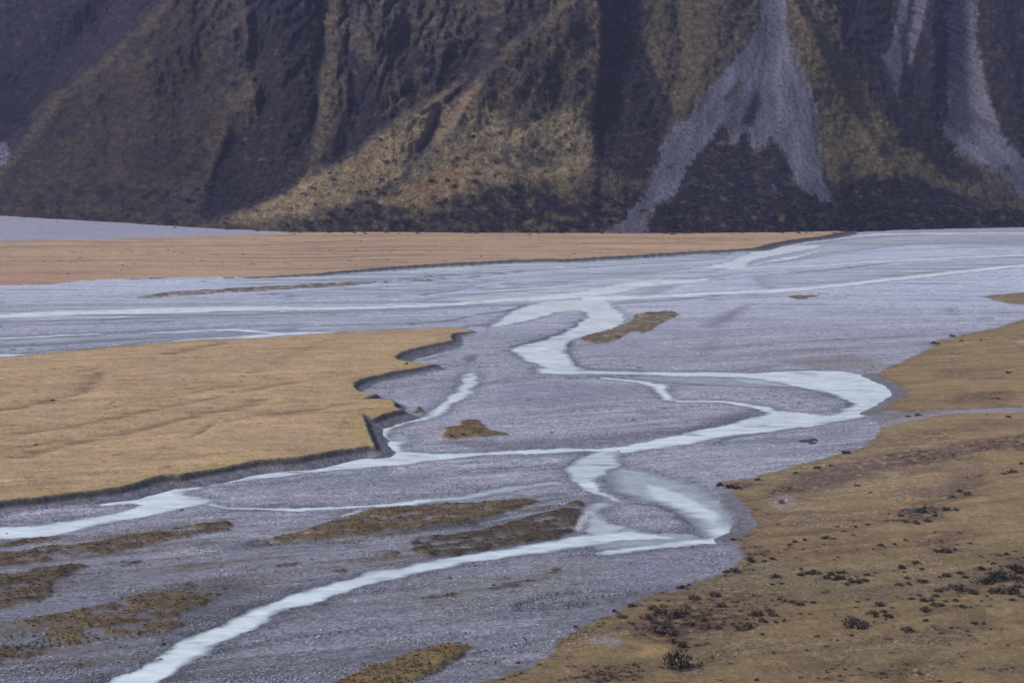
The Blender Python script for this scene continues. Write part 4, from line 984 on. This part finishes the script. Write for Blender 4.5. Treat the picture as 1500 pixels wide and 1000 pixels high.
def scatter(name, protos, P, S, RZ, TINT, label, tilt=None):
    """one object of kind stuff: many copies of a few small meshes on points"""
    me = bpy.data.meshes.new(name)
    n = len(P)
    me.vertices.add(n); me.vertices.foreach_set('co', np.asarray(P, np.float32).ravel())
    a = me.attributes.new('scl', 'FLOAT_VECTOR', 'POINT'); a.data.foreach_set('vector', np.asarray(S, np.float32).ravel())
    rot = np.zeros((n, 3), np.float32); rot[:, 2] = RZ
    if tilt is not None: rot[:, :2] = tilt
    a = me.attributes.new('rot', 'FLOAT_VECTOR', 'POINT'); a.data.foreach_set('vector', rot.ravel())
    a = me.attributes.new('tint', 'FLOAT_COLOR', 'POINT'); a.data.foreach_set('color', np.c_[TINT, np.ones(n)].astype(np.float32).ravel())
    a = me.attributes.new('pick', 'INT', 'POINT'); a.data.foreach_set('value', RNG.integers(0, len(protos), n).astype(np.int32))
    o = link(name, me, label, kind='stuff')
    ng = bpy.data.node_groups.new(name + '_scatter', 'GeometryNodeTree')
    ng.interface.new_socket('Geometry', in_out='INPUT', socket_type='NodeSocketGeometry')
    ng.interface.new_socket('Geometry', in_out='OUTPUT', socket_type='NodeSocketGeometry')
    gi = ng.nodes.new('NodeGroupInput'); go = ng.nodes.new('NodeGroupOutput')
    g2i = ng.nodes.new('GeometryNodeGeometryToInstance')
    for m in protos:
        src = bpy.data.objects.new(m.name + '_source', m)
        oi = ng.nodes.new('GeometryNodeObjectInfo'); oi.inputs['Object'].default_value = src
        ng.links.new(oi.outputs['Geometry'], g2i.inputs[0])
    ip = ng.nodes.new('GeometryNodeInstanceOnPoints')
    ip.inputs['Pick Instance'].default_value = True
    def attr(nm, typ):
        q = ng.nodes.new('GeometryNodeInputNamedAttribute'); q.data_type = typ; q.inputs['Name'].default_value = nm
        return next(s for s in q.outputs if s.enabled and s.name == 'Attribute')
    ng.links.new(gi.outputs[0], ip.inputs['Points']); ng.links.new(g2i.outputs[0], ip.inputs['Instance'])
    ng.links.new(attr('pick', 'INT'), ip.inputs['Instance Index'])
    e2r = ng.nodes.new('FunctionNodeEulerToRotation'); ng.links.new(attr('rot', 'FLOAT_VECTOR'), e2r.inputs[0])
    ng.links.new(e2r.outputs[0], ip.inputs['Rotation']); ng.links.new(attr('scl', 'FLOAT_VECTOR'), ip.inputs['Scale'])
    ng.links.new(ip.outputs[0], go.inputs[0])
    md = o.modifiers.new('scatter', 'NODES'); md.node_group = ng
    return o

# stones on the bars and in the riffles
def sample_ground(n, py0, py1, wpow=1.0):
    y0 = at(0, py1)[1]; y1 = at(0, py0)[1]
    y = y0 + (y1 - y0) * RNG.random(n) ** wpow
    half = (800.0 / F) * np.hypot(y, H)
    x = RNG.uniform(-1, 1, n) * half
    return x, y
STONES = [stone_mesh(700 + i) for i in range(3)]
for m in STONES: m.materials.append(MAT_STONE)
x, y = sample_ground(420000, 500, 1010, 1.35)
z, r0, c0 = ground_z(x, y)
st = fbm(U[r0, c0] / 22, V[r0, c0] / 7, 401, 4)
p = np.where(cls[r0, c0] == 0, smooth(-.1, .75, st) * .8 + .03, 0.0) + np.where((cls[r0, c0] == 0) & (np.abs(sw[r0, c0]) < 2.5), .25, 0)
p = np.where((sw[r0, c0] > .3), np.where((rif[r0, c0] > .38) & (opac[r0, c0] < .6), .5, .012), p)
keep = RNG.random(len(x)) < p
x, y, z, r0, c0 = x[keep], y[keep], z[keep], r0[keep], c0[keep]
n = len(x)
sz = .05 + .16 * RNG.random(n) ** 2.6
tone = (.75 + 1.3 * RNG.random(n) ** 1.6)[:, None]
tint = np.clip(col[r0, c0] * tone * A(1.0, .99, .97), .02, .7)
scatter('river_stones', STONES, np.c_[x, y, z + sz * .15], np.c_[sz * RNG.uniform(.8, 1.5, n), sz * RNG.uniform(.8, 1.3, n), sz], RNG.uniform(0, 6.28, n), tint, 'loose grey cobbles strewn over the river bars')
print('stones', n)

# tussock tufts on terraces and islands
def tuft_mesh(seed):
    r = np.random.default_rng(seed); V_, F_, L_ = [], [], []
    for i in range(16):
        a = r.uniform(0, 6.28); lean = r.uniform(.2, .9)
        p = np.array([math.cos(a), math.sin(a), 0]) * .18 * r.random(); tip = p + np.array([math.cos(a) * lean, math.sin(a) * lean, r.uniform(.6, 1.0)])
        w_ = np.array([-math.sin(a), math.cos(a), 0]) * .16
        mid = p + (tip - p) * .55 + np.array([0, 0, .14])
        k = len(V_); V_ += [p - w_ * .6, p + w_ * .6, mid + w_, mid - w_, tip]
        F_ += [(k, k + 1, k + 2, k + 3), (k + 3, k + 2, k + 4, k + 4)]
        L_ += [r.uniform(.7, 1.3)] * 5
    F_ = [f if f[2] != f[3] else (f[0], f[1], f[2], f[2]) for f in F_]
    tri = []
    for f in F_:
        tri.append((f[0], f[1], f[2]))
        if f[3] != f[2]: tri.append((f[0], f[2], f[3]))
    return mesh_from('tussock_tuft', np.array(V_), np.array(tri), MAT_LEAF_I, {'leaf': np.array(L_)}, smooth_=False)
TUFT = [tuft_mesh(800 + i) for i in range(4)]
x, y = sample_ground(200000, 520, 1012, 1.3)
z, r0, c0 = ground_z(x, y)
cl = cls[r0, c0]
tn = fbm(x / 8, y / 8, 411, 4)
p = np.where((cl > 0) & (grass[r0, c0] > .6), np.where(cl == 1, .3, .10) * smooth(-.1, .6, tn), np.where(cl >= 10, np.clip(isl_m[r0, c0] - .25, 0, 1) * .6, 0))
keep = RNG.random(len(x)) < p
x, y, z, r0, c0 = x[keep], y[keep], z[keep], r0[keep], c0[keep]
n = len(x)
sz = RNG.uniform(.08, .20, n) * np.where(cls[r0, c0] >= 10, 1.25, 1.0)
tint = np.clip(col[r0, c0] * RNG.uniform(1.1, 1.7, n)[:, None], .02, .6)
scatter('tussock_grass', TUFT, np.c_[x, y, z - .02], np.c_[sz, sz, sz * .9], RNG.uniform(0, 6.28, n), tint, 'short straw coloured tussock grass covering terraces and islands')
print('tufts', n)

# ---- shrubs one can pick out on the terraces: (px, py, width) with what they stand beside
SH = []
def shrubs(label, group, lst):
    for i, q in enumerate(lst):
        SH.append((label, group, q))
def one(label, px, py, w, tall=.7, tint=None): SH.append((label, None, (px, py, w, tall, tint)))
GREENISH = (.040, .041, .030); DARK = (.066, .050, .046); BROWN = (.10, .070, .055)
one('broad dark ragged shrub standing alone in the lower right grass', 1255, 916, 36, .55)
one('squat brown black shrub right of the broad ragged shrub', 1329, 924, 20, .5)
one('largest brown shrub mound at the lower left tip of the right terrace', 990, 976, 36, 1.0, BROWN)
one('dark shrub mass just above the largest brown shrub mound', 976, 926, 34, .6, DARK)
one('long low black green shrub thicket at the right edge', 1470, 848, 44, .42, GREENISH)
one('black green thicket just left of the long low thicket', 1440, 853, 34, .38, GREENISH)
one('upper dark thicket touching the right picture edge', 1492, 836, 30, .5, GREENISH)
one('low dark shrub left of the black green thickets', 1402, 863, 32, .35)
one('dark green shrub at the right rim of the small terrace pool', 1352, 750, 18, .5, GREENISH)
one('tiny bush standing alone on the tip between the two cut banks', 595, 534.5, 5, .8)
one('lone dark bush on the left terrace, higher of two', 78, 585, 7, .5)
one('lone dark bush on the left terrace, lower of two', 53, 649.5, 6, .7)
shrubs('small dark bush on the hat shaped island', 'bushes on the hat shaped island', [(662,639,6),(678,636.5,7),(703,633,6)])
shrubs('dark shrub in the tight cluster left of the edge thickets', 'cluster of shrubs left of the thickets', [(1351,881,14),(1335,878,11),(1375,866,13),(1372,874,12),(1346,872,8),(1357,894,17),(1370,888,15),(1380,887,10),(1386,882,9),(1365,880,10),(1401,880,10),(1409,890,12),(1356,909,9),(1422,869,18)])
shrubs('small shrub trailing up to the right of the broad ragged shrub', 'shrubs trailing off the broad ragged shrub', [(1277,899,15),(1292,896,13),(1301,903,14),(1290,887,14),(1284,885,8),(1257,881,8),(1281,911,6),(1307,890,7),(1283,902,10)])
shrubs('dark shrub in the wavy row across the middle of the right terrace', 'wavy row of shrubs', [(1172,834,7),(1172,842,11),(1184,841,13),(1196,840,13),(1191,836,8),(1219,842,13),(1212,847,13),(1227,839,8),(1235,839,10),(1230,848,15),(1245,852,15),(1255,853,13),(1265,851,13),(1270,842,10),(1240,856,9),(1222,850,9)])
shrubs('dark shrub in the short row left of the wavy row', 'short row of shrubs left of the wavy row', [(1135,846,15),(1130,856,8),(1145,855,8),(1142,878,8),(1151,881,10),(1171,886,15),(1162,883,11),(1191,883,10),(1180,881,6)])
shrubs('dark shrub above the tight cluster, right half of the terrace', 'loose shrubs above the cluster', [(1319,833,13),(1325,838,6),(1350,834,8),(1342,825,13),(1317,857,11),(1330,856,10),(1329,847,8),(1351,852,15),(1386,844,13),(1406,840,11),(1375,846,8),(1414,846,10),(1434,834,15),(1455,824,9),(1465,814,7),(1475,813,9),(1449,833,8)])
shrubs('dark shrub below or beside the edge thickets', 'shrubs round the edge thickets', [(1479,869,24),(1460,868,22),(1495,874,11),(1445,874,7),(1479,829,13),(1483,880,9),(1490,860,14)])
shrubs('small shrub scattered over the lower right slope', 'scattered shrubs low on the slope', [(1427,913,10),(1442,914,9),(1394,919,7),(1390,943,5),(1347,987,10),(1405,1000,8),(1247,931,7),(1227,938,5),(1217,937,5),(1197,932,8),(1026,975,7),(1109,997,9),(1116,929,8),(1420,930,6)])
shrubs('small shrub speckling the middle of the right terrace', 'speckled shrubs mid terrace', [(1290,799,10),(1271,769,6),(1226,772,6),(1236,778,7),(1210,789,13),(1222,789,7),(1179,791,8),(1157,799,8),(1164,794,8),(1155,802,5),(1227,816,5),(1250,784,6),(1252,772,8),(1310,797,7),(1327,791,8),(1385,809,17),(1372,808,13),(1400,806,8),(1420,796,8),(1130,819,10),(1400,747,9),(1386,747,12),(1340,766,12),(1325,764,9),(1360,763,11),(1370,756,9),(1320,756,9),(1355,744,9)])
shrubs('small shrub high on the right terrace', 'shrubs high on the right terrace', [(1482,693,15),(1497,679,7),(1275,722,6),(1255,712,8),(1146,737,11),(1165,693,8),(1197,686,10),(1217,682,8),(1239,664,14),(1475,547,7),(1481,545,5),(1460,584,8),(1477,612,8),(1405,720,10),(1418,726,12),(1395,728,9),(1345,609,9),(1330,610,8),(1470,695,9),(1375,505,6),(1368,503,9),(1408,500,6),(1437,499,5),(1395,493,8)])
shrubs('dark shrub along the river edge of the right terrace', 'shrubs fringing the right terrace', [(899,896,9),(870,909,5),(844,918,7),(1075,791,7),(1075,837,18),(1097,822,17),(1120,822,8),(999,862,14),(1064,838,11),(925,888,13),(1056,712,14),(1068,714,15),(1080,716,12),(1110,703,9),(1072,790,6),(1010,857,8)])
shrubs('brown shrub in the thicket belt behind the largest shrub mound', 'thicket belt near the lower terrace tip', [(912,904,15),(957,892,15),(972,888,11),(967,899,22),(988,905,24),(1003,899,18),(1020,877,20),(1047,873,17),(1057,888,17),(1035,920,18),(1027,908,15),(1050,920,13),(1085,922,17),(1097,918,14),(1115,910,14),(1107,900,20),(1125,895,12),(1131,901,14),(1130,895,11),(1135,911,8),(945,905,16),(960,912,14),(1010,915,13),(985,940,16),(997,948,18)])
for i, (label, group, q) in enumerate(SH):
    px, py, w = q[:3]; tall = q[3] if len(q) > 3 else RNG.uniform(.5, .75)
    x, y = (float(v) for v in at(px, py, .6)); z = float(ground_z(np.array([x]), np.array([y]))[0][0])
    x, y = (float(v) for v in at(px, py, z))
    z = float(ground_z(np.array([x]), np.array([y]))[0][0])
    r = w * y / F / 2 * 1.35
    t = q[4] if len(q) > 4 and q[4] else (BROWN if 'brown shrub' in label else DARK)
    f = RNG.uniform(.8, 1.25)
    o = link('shrub', None if w >= 12 else SHRUB[i % 5], label, 'shrub', group, loc=(x, y, z - .05))
    o.scale = (r, r * RNG.uniform(.8, 1.1), r * tall / .62 * 1.05)
    o.rotation_euler = (0, 0, RNG.uniform(0, 6.28))
    fo = o
    if w >= 12:
        fo = link('foliage', SHRUB[i % 5], parent=o)
        link('stem', TWIG[i % 3], parent=o)
    fo['tint'] = [t[0] * f, t[1] * f, t[2] * f]
print('shrubs', len(SH))

# ---- low scrub too small to pick apart
x, y = sample_ground(90000, 490, 1010, 1.2)
z, r0, c0 = ground_z(x, y)
lum = col[r0, c0].mean(1)
sn = fbm(x / 7, y / 7, 421, 4)
p = np.where((cls[r0, c0] == 3) & (ts['right'][r0, c0] > .3), .8 * smooth(.125, .075, lum) + .04 * smooth(.1, .6, sn), 0) + np.where((cls[r0, c0] == 1), .006 * smooth(.2, .7, sn), 0) + np.where(cls[r0, c0] >= 10, .06, 0)
keep = RNG.random(len(x)) < p
x, y, z = x[keep], y[keep], z[keep]; n = len(x)
sz = RNG.uniform(.12, .42, n)
t = np.array(DARK)[None] * RNG.uniform(.7, 1.5, n)[:, None]
LOW = [leaf_mesh('low_scrub_foliage', 950 + i, 6, 9, .2, .6, MAT_LEAF_I) for i in range(3)]
scatter('low_scrub', LOW, np.c_[x, y, z - .03], np.c_[sz, sz, sz * .9], RNG.uniform(0, 6.28, n), t, 'low dark scrub speckling the terraces and islands')
print('low scrub', n)

fx = RNG.uniform(-30, 1530, 1500); fy = np.interp(fx, base_x, base_y) + RNG.exponential(1.6, 1500) - 1.5
kf = (RNG.random(1500) < np.where(fx > 420, .8, .3)) & (fx < 1260)
gx = RNG.uniform(-30, 1100, 2600); gy = RNG.uniform(344, 412, 2600)
ex_, ey_ = at(gx, gy); kz, kr, kc = ground_z(ex_, ey_)
kg = (cls[kr, kc] == 2) & (RNG.random(2600) < .10 + .5 * smooth(.1, .5, fbm(ex_ / 50, ey_ / 30, 431, 3)) * smooth(420, 100, gx))
x, y = at(np.r_[fx[kf], gx[kg]], np.r_[fy[kf], gy[kg]]); z = ground_z(x, y)[0]; n = len(x)
sz = np.r_[RNG.uniform(.5, 1.7, kf.sum()), RNG.uniform(.25, .8, kg.sum())]
t = np.where((RNG.random(n) < .35)[:, None], A(.075, .062, .042), A(.036, .037, .040)) * RNG.uniform(.7, 1.4, n)[:, None]
scatter('foot_scrub', LOW, np.c_[x, y, z - .1], np.c_[sz * 1.3, sz * 1.3, sz], RNG.uniform(0, 6.28, n), t, 'dark scrub fringing the far flat and the foot of the mountain')

# ---- mountain scrub: the bushes that show largest as things, the rest as one mass
mv = veg.reshape(-1); inview = (MPX.reshape(-1) > -40) & (MPX.reshape(-1) < 1540) & (MPY.reshape(-1) > -8)
dens = np.where(inview, .035 * smooth(.25, .95, mv) * (1 + .8 * smooth(180, 320, MPY.reshape(-1) + 40 * n1.reshape(-1))) + (.008 + .02 * tanm.reshape(-1)) * smooth(-.1, .6, n2.reshape(-1)) * (1 - mv) * (smask.reshape(-1) < .2) * smooth(60, 200, MPY.reshape(-1)), 0)
dens = dens + np.where(inview, .0025 * smask.reshape(-1) * (MPY.reshape(-1) > 120), 0)
pick = np.where(RNG.random(len(mv)) < dens * 2.2)[0]
P = MCO[pick]; n = len(pick)
sz = RNG.uniform(.5, 1.5, n) * (.65 + .75 * smooth(120, 320, MPY.reshape(-1)[pick])) + .9 * (RNG.random(n) < .06)
t = np.where((RNG.random(n) < .2)[:, None], A(.062, .054, .038), A(.032, .034, .040)) * RNG.uniform(.7, 1.4, n)[:, None]
SCR = [leaf_mesh('scrub_foliage', 900 + i, 8, 12, .17, .75, MAT_LEAF_I) for i in range(4)]
order = np.argsort(-sz)
big = order[:60]; rest = order[60:]
for i in big:
    xx, yy, zz = P[i]
    o = link('shrub', SHRUB[int(i) % 5], 'large dark bush on the mountain slope', 'shrub', 'large bushes on the mountain side', loc=(xx, yy, zz - .3))
    o.scale = (sz[i] * 1.1, sz[i] * 1.1, sz[i] * 1.4); o.rotation_euler = (0, 0, RNG.uniform(0, 6.28)); o['tint'] = [float(v) for v in t[i]]
scatter('mountain_scrub', SCR, P[rest] - A(0, 0, .2), np.c_[sz[rest] * 1.25, sz[rest] * 1.25, sz[rest] * 1.25], RNG.uniform(0, 6.28, len(rest)), t[rest], 'dark scrub covering the lower mountain slopes and gullies')
print('scrub', n)

# ---- single boulders one can pick out in the bed
def boulder_mesh(seed):
    import bmesh
    r = np.random.default_rng(seed); bm = bmesh.new()
    bmesh.ops.create_icosphere(bm, subdivisions=2, radius=1.0)
    for v in bm.verts:
        c = v.co
        v.co = c * (1 + .28 * float(vnoise(np.array([c.x * 1.7 + seed]), np.array([c.y * 1.7 + c.z * 2.1]), seed)[0])); v.co.z *= .65
    me = bpy.data.meshes.new('boulder'); bm.to_mesh(me); bm.free()
    me.materials.append(MAT_BOULD); return me
MAT_BOULD, nt_, b_ = new_mat('boulder_rock')
f_, h_ = fac_noise(nt_, (3, 3, 3), .65, 1.35, 5, .7)
rgb_ = nd(nt_, 'ShaderNodeRGB'); rgb_.outputs[0].default_value = (.085, .083, .095, 1)
nt_.links.new(scale_col(nt_, rgb_.outputs[0], f_), b_.inputs['Base Color']); b_.inputs['Roughness'].default_value = .8
bump(nt_, b_, h_, .8, .1)
for i, (lab, px, py, w) in enumerate([
    ('dark boulder alone on smooth gravel above the hat shaped island, right side', 774, 588, 6),
    ('dark boulder on the gravel bar right of the hat shaped island', 808, 635, 5),
    ('dark boulder in the pale stream at the fork above the pool', 906, 660, 5),
    ('dark boulder in the left stream where it splits', 266, 747, 6),
    ('black rock beside the lower pale channel near the bottom left', 236, 943, 13),
    ('black stone lying in the lower pale channel near the bottom left', 235, 964, 8),
    ('dark stone at the left edge of the pale left stream', 10, 780.5, 5),
    ('small dark boulder on the gravel right of the forked stream', 1053, 672, 4),
    ('dark stone on the terrace tip below the broad brown thicket', 758, 972, 8),
    ('dark rock on the gravel below the middle pale channel', 658, 849, 9)]):
    x, y = (float(v) for v in at(px, py, .1)); z = float(ground_z(np.array([x]), np.array([y]))[0][0])
    o = link('boulder', boulder_mesh(31 + i), lab, 'boulder', 'dark boulders in the riverbed', loc=(x, y, max(z, -.1) + .05))
    r = w * y / F / 2; o.scale = (r, r * .9, r * .9); o.rotation_euler = (0, 0, i * 1.3)

# ------------------------------------------------------------------ the air
HAZE = 0.00006
if HAZE:
    x0, x1, y0, y1, z0, z1 = -2600, 2600, -300, float(D.max()) + 60, -2.0, float(MZ.max()) + 30
    v = np.array([(x, y, z) for x in (x0, x1) for y in (y0, y1) for z in (z0, z1)], float)
    f = np.array([(0, 1, 3, 2), (4, 6, 7, 5), (0, 4, 5, 1), (2, 3, 7, 6), (0, 2, 6, 4), (1, 5, 7, 3)])
    hm = bpy.data.materials.new('haze'); hm.use_nodes = True
    nt_ = hm.node_tree; nt_.nodes.clear()
    ho = nt_.nodes.new('ShaderNodeOutputMaterial'); pv = nt_.nodes.new('ShaderNodeVolumePrincipled')
    pv.inputs['Color'].default_value = (.60, .62, 1.0, 1); pv.inputs['Density'].default_value = HAZE; pv.inputs['Anisotropy'].default_value = 0.0
    nt_.links.new(pv.outputs[0], ho.inputs['Volume'])
    link('haze', mesh_from('haze', v, f, hm, smooth_=False), 'thin blue haze in the valley air', kind='stuff')
